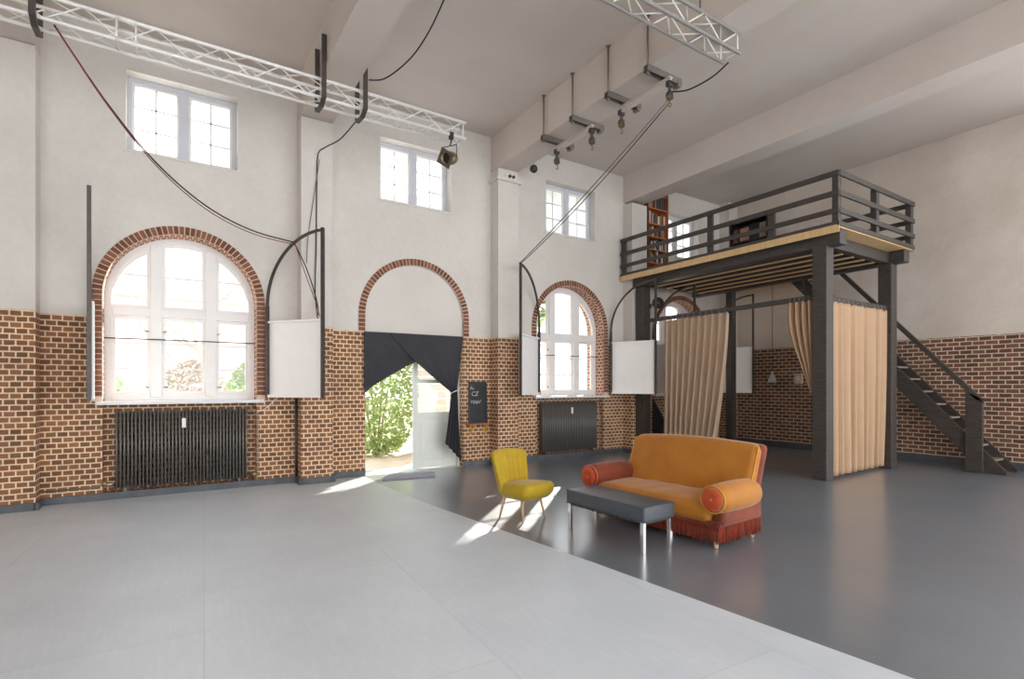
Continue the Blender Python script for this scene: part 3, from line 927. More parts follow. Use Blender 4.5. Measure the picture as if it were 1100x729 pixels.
cable(smooth([(2.42, 7.5, 5.98), (2.62, 7.35, 6.0), (2.85, 7.0, 6.18), (2.98, 6.65, 6.42), (3.05, 6.3, 6.698)]), .010, M['wire'], 'black cable looping from the left beam up to the ceiling')
tp = (6.77 - math.sin(R_(56)) * 1.09, 9.345 - math.cos(R_(56)) * 1.09, 4.05)
cable(sag(tp, (5.87, 5.03, 5.60), .05), .009, M['wiregrey'], 'pulley rope running from the narrow shutter up to the last pulley', 'rope')
cable(sag((tp[0] + .02, tp[1], tp[2] - .01), (5.91, 5.06, 5.58), .09), .007, M['wire'], 'second thinner rope running alongside the pulley rope', 'rope')
cable(smooth([(5.90, 5.0, 5.70), (5.93, 4.75, 5.62), (5.95, 4.4, 5.62), (5.95, 4.15, 5.69)]), .010, M['wire'], 'black cable from the last hoist bracket to the truss end')
cable([(5.20, 4.0, 5.98), (5.20, 4.0, 6.70)], .008, M['wire'], 'thin vertical wire holding the end of the top centre truss', 'suspension_wire')
m = MB(); m.tube([(1.80, YP + .29, .10), (1.80, YP + .29, 1.40)], .022, 8); o = m.build('drain_pipe', M['steel']); tag(o, 'dark vertical pipe in the corner left of the first pilaster', 'pipe')
o.name = 'pipe'
cable(smooth([(1.20, 9.38, 1.19), (1.30, 9.37, 1.22), (1.42, 9.36, 1.33), (1.47, 9.36, 1.40)]), .006, M['white'], 'short white wire from the left radiator valve to the shutter')

# small devices
root = thing('security_camera', 'round black camera on a white bracket beside the middle beam', 'camera', (6.08, 8.93, 6.10))
m = MB(); m.box(6.062, 6.10, 8.88, 8.98, 6.02, 6.16); m.bar((6.09, 8.93, 6.09), (6.27, 8.93, 6.07), .05, .05); m.build('bracket', M['white'], root)
ax = Vector((-.35, -.85, -.35)).normalized()
m = MB(); m.lathe([(0, -.10), (.07, -.10), (.088, -.05), (.088, .02), (.08, .03), (0, .03)], (6.28, 8.88, 6.04), ax, 20); m.build('housing', M['white'], root)
m = MB(); m.lathe([(0, .036), (.078, .036), (.084, .02), (.084, .0)], (6.28, 8.88, 6.04), ax, 20); m.build('lens', M['black'], root)
root = thing('socket', 'twin dark red socket on the ledge of the pilaster under the middle beam', 'socket', (5.85, 9.10, 5.85))
m = MB(); m.box(5.74, 5.98, 9.07, 9.10, 5.80, 5.90); m.build('plate', M['white'], root)
M['dred'] = pbr('dark_red_plastic', (110, 50, 42), .4)
for x in (5.82, 5.91):
    m = MB(); m.lathe([(0, -.02), (.034, -.02), (.034, .02), (.024, .02), (.02, .01), (0, .01)], (x, 9.06, 5.85), (0, -1, 0), 14); m.build('outlet', M['dred'], root)

# ------------------------------------------------------------------ black drapes across the doorway
M['drape'] = cloth_material('black_drape', (56, 56, 60), (74, 74, 78), .03)
root = thing('door_drape', 'black drape pinned up across the left half of the doorway', 'curtain', (2.96, 9.37, 2.56))
def dl_fn(u, v):
    # u along the top from the jamb, lower edge is a swag
    x = 2.93 + u * 1.02
    zb = 1.46 + .62 * (u ** .8)
    z = 2.575 - (2.575 - zb) * v
    fold = .012 * math.sin(9 * (v * 3 - u * 2.2)) * (.3 + v) + .02 * math.sin(PI * u)
    if v > .9: fold += .015
    return (x, 9.365 - fold, z)
m = MB(); m.grid(dl_fn, 40, 40); m.build('cloth', M['drape'], root, solid=.006)
root = thing('door_drape', 'black drape drawn to the right side of the doorway, its tail hanging by the jamb', 'curtain', (4.74, 9.34, 2.56))
def dr_fn(u, v):
    xa = 3.40; xb = 4.90
    if v < .72:
        t = v / .72
        xl = xa + (4.64 - xa) * (t ** 1.12); zl = 2.575 - (2.575 - 1.47) * (t ** .93)
        xr = xb - .12 * t; zr = 2.575 - (2.575 - 1.50) * t
    else:
        t = (v - .72) / .28
        w = .05 + .20 * math.sin(min(1, t * 1.2) * PI / 2)
        xl = 4.64 - .13 * t; zl = 1.47 - .97 * t
        xr = 4.78 + .08 * t; zr = 1.50 - 1.37 * t
        if t > .0: xl = min(xl, xr - .06)
    x = xl + (xr - xl) * u; z = zl + (zr - zl) * u
    den = 1.0 if v < .5 else 1 + (v - .5) * 2
    fold = .018 * math.sin(2 * PI * 4.5 * u + v * 3) * min(1.6, den) * (.25 + v) + .02 * (1 - u)
    return (x, 9.345 - fold, z)
m = MB(); m.grid(dr_fn, 60, 60); m.build('cloth', M['drape'], root, solid=.006)
m = MB(); m.tube([(4.62, 9.32, 1.46), (4.70, 9.30, 1.50), (4.80, 9.33, 1.53), (4.90, 9.385, 1.60)], .009, 6); m.build('tie_cord', M['white'], root)

# ------------------------------------------------------------------ chalkboard on its shelf
M['shelfwood'] = pbr('shelf_wood', (150, 92, 56), .6, c2=(176, 112, 70), scale=6, stretch=(1, 8, 8))
M['yellow'] = pbr('yellow_metal', (214, 158, 46), .45)
root = thing('wall_shelf', 'narrow brown wall shelf on yellow brackets under the chalkboard', 'shelf', (5.28, 9.38, .84))
m = MB(); m.box(4.97, 5.56, 9.24, 9.40, .83, .855); m.build('board', M['shelfwood'], root, bevel=.004)
for x in (5.10, 5.42):
    m = MB(); m.box(x - .012, x + .012, 9.385, 9.40, .64, .83); m.bar((x, 9.26, .82), (x, 9.392, .67), .018, .022); m.box(x - .012, x + .012, 9.25, 9.39, .815, .83); m.build('bracket', M['yellow'], root)
M['slate'] = pbr('chalkboard', (44, 46, 48), .75, var=.25, scale=7)
M['chalk'] = pbr('chalk', (214, 214, 210), .9)
root = thing('chalkboard', 'small upright chalkboard with white handwriting leaning above the shelf', 'chalkboard', (5.25, 9.36, .855))
def CB(x, z, o=0.0):       # board leans back a little
    t = (z - .856) / .82
    return Vector((x, 9.355 + .035 * t - o, z))
m = MB(); a, b = 5.05, 5.45
q = [CB(a, .857), CB(b, .857), CB(b, 1.68), CB(a, 1.68)]
m.add(q + [p + Vector((0, .012, 0)) for p in q], [(0, 1, 2, 3), (7, 6, 5, 4), (0, 4, 5, 1), (1, 5, 6, 2), (2, 6, 7, 3), (3, 7, 4, 0)])
m.build('slate', M['slate'], root)
m = MB()
for p, q2 in (((a, .857), (b, .857)), ((b, .857), (b, 1.68)), ((b, 1.68), (a, 1.68)), ((a, 1.68), (a, .857))):
    m.bar(CB(*p, .005), CB(*q2, .005), .022, .016, (0, 1, 0))
m.build('edge', M['black'], root)
def chalk_line(txt, x, z, size, rot=.06):
    cu = bpy.data.curves.new('writing', 'FONT'); cu.body = txt; cu.size = size; cu.shear = .25; cu.offset = -.001; cu.space_character = .92
    ob = bpy.data.objects.new('writing', cu); COL.objects.link(ob)
    bpy.context.view_layer.update()
    me = bpy.data.meshes.new_from_object(ob.evaluated_get(bpy.context.evaluated_depsgraph_get()))
    bpy.data.objects.remove(ob)
    for v in me.vertices:
        xx, yy = v.co.x, v.co.y
        xr = xx * math.cos(rot) - yy * math.sin(rot); zr = xx * math.sin(rot) + yy * math.cos(rot)
        zr += .006 * math.sin(xr * 50)
        v.co = CB(x + xr, z + zr, .004) - Vector(root.location)
    me.materials.append(M['chalk'])
    o = bpy.data.objects.new('writing', me); COL.objects.link(o); o.parent = root
chalk_line('~ ~', 5.09, 1.60, .05)
chalk_line('Bar', 5.08, 1.53, .075)
chalk_line('CZ', 5.10, 1.40, .125)
chalk_line('Village!', 5.075, 1.25, .095)

# door mat
m = MB()
def mat_fn(c, p): return p
m.prism([(3.02, 8.72), (3.95, 8.58), (4.15, 9.12), (3.30, 9.26)], (0, 0, .002), (1, 0, 0), (0, 1, 0), (0, 0, .016))
tag(m.build('door_mat', pbr('grey_mat', (150, 150, 162), .95, var=.15, scale=40, bump=.6, bscale=150), bevel=.004), 'flat grey door mat lying inside the doorway', 'mat')
# ------------------------------------------------------------------ loft platform
XF, XB = 9.43, 11.86
root = thing('loft_platform', 'dark timber loft with railing and plywood deck standing on posts', 'loft', (XF, 4.75, 0))
for (x, y, t) in ((XF, 4.75, 'f'), (XB, 4.75, 'b'), (9.52, 8.94, 'l'), (12.0, 8.3, 'r')):
    m = MB(); h = .12 if t != 'r' else .09
    m.box(x - h, x + h, y - h, y + h, 0, 3.98 if t != 'r' else 4.19); m.build('post', M['loft'], root, bevel=.012)
for x in (XF, XB):
    m = MB(); m.box(x - .11, x + .11, 4.42, 9.08 if x == XF else 9.3, 3.96 if x == XF else 3.97, 4.205); m.build('main_beam', M['loft'], root, bevel=.012)
for y in (4.75, 8.94):
    m = MB(); m.box(XF + .11, XB - .11, y - .07, y + .07, 3.99, 4.2); m.build('cross_beam', M['loft'], root, bevel=.01)
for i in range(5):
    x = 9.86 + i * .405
    m = MB(); m.box(x - .045, x + .045, 4.83, 8.86, 4.0, 4.2); m.box(x - .045, x + .045, 4.83, 8.86, 3.985, 4.0, 1); m.build('joist', [M['loft'], M['ply']], root)  # pale bottom strip: light caught from below, put into the colour
m = MB(); m.prism([(9.19, 4.39), (12.05, 4.39), (12.05, 7.35), (13.40, 7.35), (13.40, 9.06), (9.84, 9.06), (9.30, 9.06), (9.19, 9.06)], (0, 0, 4.208), (1, 0, 0), (0, 1, 0), (0, 0, .035)); m.build('deck', M['ply'], root)
m = MB(); m.box(9.17, 9.195, 4.37, 9.35, 4.245, 4.30); m.box(9.17, 12.06, 4.365, 4.39, 4.225, 4.30); m.box(12.04, 12.07, 4.39, 7.35, 4.20, 4.30); m.build('fascia', M['loft'], root)
m = MB(); m.box(9.175, 9.19, 4.37, 9.35, 4.12, 4.244); m.build('edge_board', M['ply'], root)
m = MB(); m.prism([(9.20, 4.40), (12.04, 4.40), (12.04, 7.36), (13.39, 7.36), (13.39, 9.05), (9.20, 9.05)], (0, 0, 4.245), (1, 0, 0), (0, 1, 0), (0, 0, .02)); m.build('floor_boards', M['loft'], root)
rz = [(5.045, 5.135), (4.72, 4.81), (4.435, 4.52)]
for a, b in rz:
    m = MB(); m.box(9.165, 9.20, 4.37, 9.34, a, b); m.build('front_rail', M['loft'], root, bevel=.004)
    m = MB(); m.box(9.20, 12.06, 4.36, 4.395, a, b); m.build('end_rail', M['loft'], root, bevel=.004)
    m = MB(); m.box(12.03, 12.065, 4.395, 7.3, a, b); m.build('stair_rail', M['loft'], root, bevel=.004)
for y, top in ((9.28, 5.13), (6.85, 5.10), (5.545, 4.80)):
    m = MB(); m.box(9.20, 9.26, y - .06, y + .06, 4.265, top); m.build('railing_post', M['loft'], root, bevel=.005)
for x, y in ((9.24, 4.43), (10.58, 4.43), (12.0, 4.43), (12.0, 7.28)):
    m = MB(); m.box(x - .055, x + .055, y - .045, y + .055, 4.265, 5.10); m.build('railing_post', M['loft'], root, bevel=.005)
m = MB(); m.bar((XF, 4.87, 3.14), (9.50, 8.82, 3.14), .07, .085); m.build('curtain_bar', M['loft'], root)
m = MB(); m.bar((XF + .12, 4.75, 3.12), (XB - .12, 4.75, 3.12), .06, .085); m.build('curtain_bar', M['loft'], root)

# ------------------------------------------------------------------ curtains on the loft
M['curtain'] = cloth_material('sand_curtain', (226, 204, 178), (238, 220, 198), .42)
M['curtain_w'] = cloth_material('tan_curtain', (200, 166, 134), (214, 184, 154), .30)
def curtain(label, fn, nu, nv, mat, rings, loc):
    r = thing('curtain', label, 'curtain', loc)
    m = MB(); m.grid(fn, nu, nv); m.build('cloth', mat, r, solid=.004)
    for p in rings:
        m = MB(); p = Vector(p[0]), Vector(p[1])
        c, d = p
        u_ = d.cross(Vector((0, 0, 1))).normalized()
        m.tube([c + u_ * (.062 * math.cos(t)) + Vector((0, 0, .062 * math.sin(t))) for t in [2 * PI * i / 14 for i in range(14)]], .006, 5, closed=True)
        m.build('ring', M['zinc'], r)
    return r
def c1(u, v):
    y0, y1 = 8.20, 6.55
    pull = max(0.0, v - .02) ** 1.4
    yr = y1 + .42 * pull
    y = y0 + (yr - y0) * u
    ph = 2 * PI * 10 * u + .9 * math.sin(5 * u) + .25 * math.sin(4 * v + 9 * u)
    f = math.sin(ph) + .25 * math.sin(2 * ph + 1.3 + 2 * v)
    x = XF + .085 * f * (.7 + .45 * v)
    y += .035 * math.cos(ph)
    sc_ = .035 * abs(math.sin(PI * 10 * u)) * (1 - v) ** 6
    return (x, y, 3.09 - sc_ - 3.04 * v)
curtain('tall sand coloured pleated curtain hanging from the loft front behind the sofa', c1, 240, 40, M['curtain'], [((XF, 8.2 - 1.65 * (i + .5) / 11, 3.12), (0, 1, 0)) for i in range(11)], (XF, 7.4, 3.1))
def c2(u, v):
    y0, y1 = 5.36, 4.92
    H = 1.62
    left = y0 - .0 * v - (y0 - 4.93) * max(0, (v - .12) / .88) ** 1.6 + .02 * math.sin(v * 6)
    right = y1 - .05 * v
    y = left + (right - left) * u
    f = math.sin(2 * PI * 4 * u + .5)
    x = XF - .02 + (.07 * f) * (1 - .3 * v)
    return (x, y, 3.09 - H * v - .18 * (v ** 3) * u * 0)
curtain('short tan curtain tied back against the front loft post', c2, 90, 40, M['curtain_w'], [((XF, 5.30 - .085 * i, 3.12), (0, 1, 0)) for i in range(5)], (XF, 5.1, 3.1))
def c3(u, v):
    x0, x1 = 9.60, 11.70
    x = x0 + (x1 - x0) * u + .02 * math.cos(2 * PI * 13 * u)
    ph = 2 * PI * 9 * u + 1.1 * math.sin(5 * u + 1.2 * v) + .5 * math.sin(11 * u)
    f = math.sin(ph) + .28 * math.sin(2 * ph + 2 * v)
    x += .04 * math.cos(ph)
    return (x, 4.75 + .085 * f * (.6 + .45 * v) + .10 * u * v, 3.07 - 3.02 * v)
curtain('wide tan floor length curtain closing the right end under the loft', c3, 260, 40, M['curtain_w'], [((9.7 + 1.95 * i / 12, 4.75, 3.10), (1, 0, 0)) for i in range(13)], (10.6, 4.75, 3.1))

# ------------------------------------------------------------------ staircase
root = thing('staircase', 'steep dark timber staircase with open treads rising to the loft by the right wall', 'staircase', (12.9, 3.6, 0))
def zt(y): return 2.09 + 1.15 * (y - 4.93)
def stringer(x0, x1, ylow, name):
    poly = [(7.34, zt(7.34)), (7.34, zt(7.34) - .43), ]
    yb = 4.93 + (.43 - 2.09) / 1.15       # lower edge meets the floor
    yt = 4.93 - 2.09 / 1.15 + .06
    poly += [(yb, 0), (yt, 0), (yt, .06 + 0.01)]
    poly = [(p[0], min(p[1], 4.19)) for p in poly]
    poly = [(6.79, 4.19), (7.16, 4.19)] + [(yb, 0.0), (yt + .0, 0.0), (yt, .07)]
    m = MB(); m.prism(poly, (x0, 0, 0), (0, 1, 0), (0, 0, 1), (x1 - x0, 0, 0)); m.build('stringer', M['loft'], root)
stringer(12.575, 12.63, 3.2, 'near'); stringer(13.18, 13.235, 3.2, 'far')
n = 16; rise = 4.28 / (n + 1)
M['tread'] = pbr('worn_tread', (132, 116, 102), .5, c2=(164, 148, 132), scale=4, stretch=(1, 6, 6))
for i in range(n):
    z = rise * (i + 1); y = 4.93 + (z - 2.09 + .05) / 1.15
    m = MB(); m.box(12.632, 13.178, y - .02, y + .24, z - .035, z); m.build('tread', M['tread'], root, bevel=.004)
m = MB(); m.box(12.50, 12.572, 3.48, 3.73, 0, 1.34)
m.prism([(3.48, 1.34), (3.73, 1.34), (3.73, 1.52), (3.48, 1.30)], (12.50, 0, 0), (0, 1, 0), (0, 0, 1), (.072, 0, 0)); m.build('newel_post', M['loft'], root, bevel=.006)
m = MB(); m.bar((12.535, 3.52, 1.345), (12.535, 6.85, 1.345 + 3.33 * 1.15), .07, .085); m.build('handrail', M['loft'], root, bevel=.006)
m = MB(); m.box(12.50, 12.57, 6.75, 6.85, 3.85, 5.12); m.build('upper_post', M['loft'], root)

# ------------------------------------------------------------------ things on the loft
M['orange_wood'] = pbr('orange_pine', (176, 96, 48), .5, c2=(198, 118, 64), scale=4, stretch=(1, 1, 8))
root = thing('bookcase', 'tall orange wooden bookcase filled with books standing on the loft', 'bookcase', (10.2, 9.2, 4.265))
bx0, bx1, by0, by1, bz0, bz1 = 9.87, 10.60, 9.10, 9.38, 4.266, 6.62
for x in (bx0, bx1 - .025):
    m = MB(); m.box(x, x + .025, by0, by1, bz0, bz1); m.build('side', pbr('dark_pine', (112, 62, 38), .55) if x == bx0 else M['orange_wood'], root)
m = MB(); m.box(bx0 + .025, bx1 - .025, by1 - .012, by1, bz0, bz1); m.build('back', M['orange_wood'], root)
shz = [4.34, 4.66, 4.98, 5.30, 5.62, 6.0, 6.35]
for z in shz:
    m = MB(); m.box(bx0 + .025, bx1 - .025, by0 + .005, by1 - .012, z - .03, z); m.build('shelf', M['orange_wood'], root)
bc = [(120, 60, 48), (70, 60, 62), (188, 176, 160), (60, 66, 84), (150, 110, 80), (210, 204, 196), (92, 40, 36), (84, 84, 80), (160, 128, 60), (48, 44, 44)]
bm_ = [pbr('book_cover_%d' % i, c, .6, var=.06) for i, c in enumerate(bc)]
pages = pbr('book_pages', (222, 212, 194), .9)
bkn = {4.66: 'fifth', 4.98: 'fourth', 5.30: 'third', 5.62: 'second', 6.0: 'top visible', 4.34: 'lowest', 6.35: 'highest'}
rnd = random.Random(3)
cn = ['brown', 'charcoal', 'cream', 'navy', 'tan', 'white', 'maroon', 'grey', 'ochre', 'black']
for z in shz[1:6]:
    x = bx0 + .032
    hmax = .27 if z < 5.6 else .30
    k = 0
    while x < bx1 - .09:
        t = rnd.uniform(.028, .052); h = rnd.uniform(.19, hmax); d = rnd.uniform(.15, .2); ci = rnd.randrange(10)
        if x + t > bx1 - .03: break
        y0 = by0 + rnd.uniform(.015, .03)
        m = MB(); m.box(x, x + .003, y0, y0 + d, z, z + h); m.box(x + t - .003, x + t, y0, y0 + d, z, z + h); m.box(x + .003, x + t - .003, y0, y0 + .004, z, z + h)
        m.box(x + .003, x + t - .003, y0 + .004, y0 + d - .005, z + .004, z + h - .004, 1)
        sh = {4.66: 'the shelf nearest the deck', 4.98: 'the second shelf from below', 5.30: 'the middle shelf', 5.62: 'the shelf under the top row', 6.0: 'the top shelf under the beam'}[z]
        o = m.build('book', [bm_[ci], pages])
        tag(o, 'upright book among those on ' + sh + ' of the loft bookcase', 'book', 'books on ' + sh)
        x += t + .002; k += 1

# low black shelving with pictures against the right wall
M['pic'] = []
root = thing('shelving_unit', 'low black open shelving unit on the loft by the right wall', 'shelf', (13.25, 8.5, 4.265))
sx0, sx1, sy0, sy1 = 13.06, 13.42, 7.98, 9.07
m = MB()
m.box(sx0, sx1, sy0, sy0 + .03, 4.266, 6.08); m.build('side', M['black'], root)
m = MB(); m.box(sx0, sx1, sy1 - .03, sy1, 4.266, 6.08); m.build('side', M['black'], root)
for z in (4.42, 4.98, 5.52, 6.08):
    m = MB(); m.box(sx0, sx1, sy0 + .03, sy1 - .03, z - .03, z); m.build('shelf', M['black'], root)
m = MB(); m.box(sx0 + .02, sx1, 8.51, 8.54, 4.45, 5.49); m.build('divider', M['black'], root)
m = MB(); m.box(sx1 - .01, sx1, sy0 + .03, sy1 - .03, 4.42, 6.05); m.build('back', M['black'], root)
pcs = [((128, 70, 58), 8.92, .18, 'red framed picture, leftmost on the shelving unit'), ((176, 132, 112), 8.66, .30, 'reddish brown picture, second from left on the shelving unit'), ((30, 28, 30), 8.36, .27, 'black picture, third from left on the shelving unit'), ((140, 118, 100), 8.12, .20, 'brown picture, rightmost on the shelving unit')]
for i, (c, y, w_, lb) in enumerate(pcs):
    r = thing('picture', lb, 'picture', (13.12, y, 5.53))
    m = MB(); m.box(13.115, 13.135, y - w_ / 2, y + w_ / 2, 5.522, 5.90); m.build('frame', M['black'] if i != 3 else M['ply'], r)
    m = MB(); m.box(13.108, 13.1145, y - w_ / 2 + .02, y + w_ / 2 - .02, 5.545, 5.88); m.build('print', pbr('print_%d' % i, c, .5, var=.45, scale=9), r)
for i, (y, h, c, lb) in enumerate(((8.91, .34, (92, 104, 84), 'dark green box on the lower shelf by the right wall'), (8.67, .38, (206, 200, 194), 'pale box on the lower shelf, left of the divider'), (8.40, .38, (190, 186, 184), 'light grey box on the lower shelf, right of the divider'), (8.14, .38, (214, 208, 200), 'cream box on the lower shelf at its right end'))):
    m = MB(); m.box(13.12, 13.40, y - .105, y + .105, 4.982, 4.982 + h); m.box(13.112, 13.12, y - .05, y + .05, 4.982 + h * .55, 4.982 + h * .7)
    tag(m.build('storage_box', pbr('box_%d' % i, c, .7), bevel=.006), lb, 'box')
M['shade'] = pbr('grey_enamel', (176, 176, 172), .4)
# pendant lamp under the loft
px_, py_ = 11.5, 7.0
root = thing('pendant_lamp', 'small grey pendant lamp hanging on a long cord under the loft', 'lamp', (11.5, 6.90, 1.75))
lx, ly, lz = 11.5, 6.90, 1.78
m = MB(); m.tube([(lx, ly, lz + .1), (lx, ly, 3.99)], .006, 6); m.build('cord', M['wire'], root)
m = MB(); m.lathe([(.012, .16), (.022, .15), (.026, .08), (.05, .05), (.085, -.05), (.095, -.10), (.088, -.10), (.04, .03), (0, .04)], (lx, ly, lz), (0, 0, 1), 24); m.build('shade', M['shade'], root)
m = MB(); m.lathe([(0, -.09), (.025, -.075), (.035, -.04), (.02, 0), (.012, .03)], (lx, ly, lz), (0, 0, 1), 14); m.build('bulb', M['white'], root)
root = thing('switch_box', 'beige switch box on the dark brick wall beside the tied back curtain', 'switch', (XR - .02, 7.35, 1.75))
m = MB(); m.box(XR - .07, XR, 7.25, 7.45, 1.66, 1.92); m.build('housing', pbr('beige_plastic', (206, 190, 168), .5), root, bevel=.01)
m = MB(); m.box(XR - .08, XR - .07, 7.31, 7.39, 1.74, 1.84); m.build('rocker', M['white'], root)
root = thing('desk_fan', 'round black fan clamped to the left loft post above the shutter panel', 'fan', (9.66, 8.80, 3.5))
ax = Vector((-.62, -.78, 0)).normalized(); sd_ = ax.cross(Vector((0, 0, 1))); c = Vector((9.76, 8.70, 3.57))
m = MB(); m.lathe([(0, -.09), (.06, -.085), (.085, -.03), (.125, -.02), (.135, 0), (.135, .03), (.12, .04), (.112, .03), (.105, .0), (0, .0)], c, ax, 28); m.build('housing', M['black'], root)
m = MB()
for r_ in (.035, .06, .085):
    m.tube([c + ax * .035 + sd_ * (r_ * math.cos(t)) + Vector((0, 0, r_ * math.sin(t))) for t in [2 * PI * i / 24 for i in range(24)]], .004, 5, closed=True)
for i in range(6):
    t = PI * i / 6; q = sd_ * (.115 * math.cos(t)) + Vector((0, 0, .115 * math.sin(t))); m.tube([c + ax * .035 + q, c + ax * .035 - q], .003, 5)
m.build('guard', M['steel'], root)
m = MB(); m.lathe([(0, .045), (.022, .045), (.026, .02)], c, ax, 14); m.build('hub', M['zinc'], root)
m = MB(); m.bar(c - ax * .07, (9.60, 8.85, 3.50), .025, .025); m.box(9.575, 9.65, 8.79, 8.87, 3.45, 3.55); m.build('clamp', M['steel'], root)
# dark board leaning under the loft
m = MB(); m.prism([(9.06, .002), (8.58, .002), (8.58, .62), (9.06, 1.30)], (9.96, 0, 0), (0, 1, 0), (0, 0, 1), (.06, 0, 0))
tag(m.build('scenery_board', pbr('anthracite_board', (62, 60, 62), .6, var=.1), bevel=.004), 'dark slanted board standing behind the left loft post', 'board')
# ------------------------------------------------------------------ mustard armchair
M['mustard'] = pbr('mustard_velvet', (172, 142, 16), .75, c2=(186, 156, 26), scale=5, bump=.15, bscale=200, sheen=.2)
M['legwood'] = pbr('light_beech', (190, 156, 124), .45, c2=(206, 172, 140), scale=5)
root = thing('cocktail_chair', 'yellow channel backed armless chair on splayed wooden legs', 'chair', (3.625, 5.365, 0), .24)
def seat_fn(p):
    x, y, z = p
    k = 1 - .22 * max(0, (y + .05) / .3)          # narrower at the back
    dome = .025 * (1 - (x / .27) ** 2) * (1 - (y / .30) ** 2) if z > 0 else 0
    tuck = 1 - .16 * max(0, -z / .09)
    fr = -.05 * (1 - (x / .27) ** 2) if y < -.1 else 0
    return (x * k * tuck, (y + fr) * tuck, z + dome + (.025 * -y / .3 if z > 0 else 0))
m = MB(); m.rbox((0, -.03, .345), (.275, .265, .085), .06, (10, 10, 2), 5, seat_fn); m.build('seat', M['mustard'], root, world=False)
def back_fn(p):
    x, y, z = p
    t = (z + .235) / .47
    w = .90 + .24 * t
    crown = .025 * (1 - (x / .27) ** 2) * max(0, t)
    wrap = -.11 * abs(x / .27) ** 2.2
    ch = 0
    if y < 0:
        ch = .024 * abs(math.sin(PI * (x / .27) * 4.0)) * max(0, 1 - abs(x / .27) ** 6) - .012
    lean = .10 * t
    return (x * w, y + wrap + lean - ch, z + crown)
m = MB(); m.rbox((0, .225, .555), (.27, .05, .235), .045, (64, 2, 14), 4, back_fn); m.build('backrest', M['mustard'], root, world=False)
for sx, sy in ((-1, -1), (1, -1), (-1, 1), (1, 1)):
    m = MB(); m.tube([(sx * .15, sy * .145 + .0, .285), (sx * .20, sy * .19, 0.0)], .016, 10, radii=[.021, .011]); m.build('leg', M['legwood'], root, world=False)
m = MB(); m.box(-.17, .17, -.17, .17, .25, .275); m.build('frame', M['legwood'], root, world=False)

# ------------------------------------------------------------------ grey bench
M['vinyl'] = pbr('slate_vinyl', (74, 80, 86), .38, var=.08, scale=8, bump=.1, bscale=120)
root = thing('bench', 'grey upholstered bench on square chrome legs in front of the sofa', 'bench', (3.96, 4.08, 0), math.radians(2))
m = MB(); m.rbox((0, 0, .382), (.225, .56, .072), .022, (6, 12, 2), 3, lambda p: (p[0], p[1], p[2] + (.008 * (1 - (p[0] / .225) ** 2) if p[2] > 0 else 0))); cu = m.build('cushion', M['vinyl'], root, world=False)
m = MB()
for z in (.452, .313):
    m.tube([(-.222, -.557, z), (.222, -.557, z), (.222, .557, z), (-.222, .557, z)], .005, 6, closed=True)
m.build('piping', M['vinyl'], cu, world=False)
m = MB(); m.box(-.19, .19, -.52, .52, .285, .312); m.build('frame', M['black'], root, world=False)
for sx, sy in ((-1, -1), (1, -1), (-1, 1), (1, 1)):
    m = MB(); m.box(sx * .195 - .02, sx * .195 + .02, sy * .52 - .02, sy * .52 + .02, 0, .31); m.build('leg', M['chrome'], root, world=False, bevel=.003)

# ------------------------------------------------------------------ fringed velvet sofa  (local: faces -X, long axis Y)
M['velvet'] = pbr('ochre_velvet', (166, 102, 22), .7, c2=(184, 120, 32), scale=3.5, bump=.2, bscale=140, sheen=.25)
M['rust'] = pbr('rust_velvet', (104, 44, 24), .75, c2=(140, 64, 32), scale=4, bump=.2, bscale=140, sheen=.2)
M['rosette'] = pbr('coral_velvet', (196, 76, 40), .7, c2=(216, 98, 54), scale=8, bump=.2, bscale=140, sheen=.2)
M['fringe'] = pbr('rust_fringe', (134, 50, 28), .85, var=.3, scale=40, island=True)
M['gold'] = pbr('ochre_piping', (206, 140, 40), .6)
root = thing('sofa', 'ochre velvet sofa with bolster arms and a rust fringe around the base', 'sofa', (4.80, 4.13, 0), math.radians(3.5))
HW = .86
m = MB(); m.rbox((.04, 0, .235), (.36, HW - .02, .085), .04, (4, 16, 2), 3); m.build('base', M['rust'], root, world=False)
def cush(p):
    x, y, z = p
    dome = .035 * (1 - (y / .76) ** 4) * (1 - (x / .36) ** 2) if z > 0 else 0
    nose = -.015 * (1 - (y / .76) ** 4) if x < -.2 else 0
    wr = .004 * math.sin(y * 19 + x * 7) if z > 0 else 0
    return (x + nose, y, z + dome + wr)
m = MB(); m.rbox((-.035, 0, .34), (.355, .775, .095), .07, (10, 24, 2), 5, cush); m.build('seat', M['velvet'], root, world=False)
def bk(p):
    x, y, z = p
    t = (z + .32) / .64
    crown = .035 * (1 - (y / .83) ** 2) * t
    end = -.05 * max(0, abs(y / .83) - .9) * 10 * (t - .3) * .4
    wr = .006 * math.sin(y * 9 + z * 6) * (1 if x < 0 else 0)
    belly = -.03 * math.sin(PI * min(1, max(0, t))) * (1 - (y / .83) ** 2) if x < 0 else 0
    return (x + .24 * t + belly + wr, y * (1 + .0 * t), z + crown + end)
m = MB(); m.rbox((.26, 0, .645), (.095, HW - .02, .325), .07, (3, 24, 12), 5, bk); bko = m.build('backrest', M['velvet'], root, world=False)
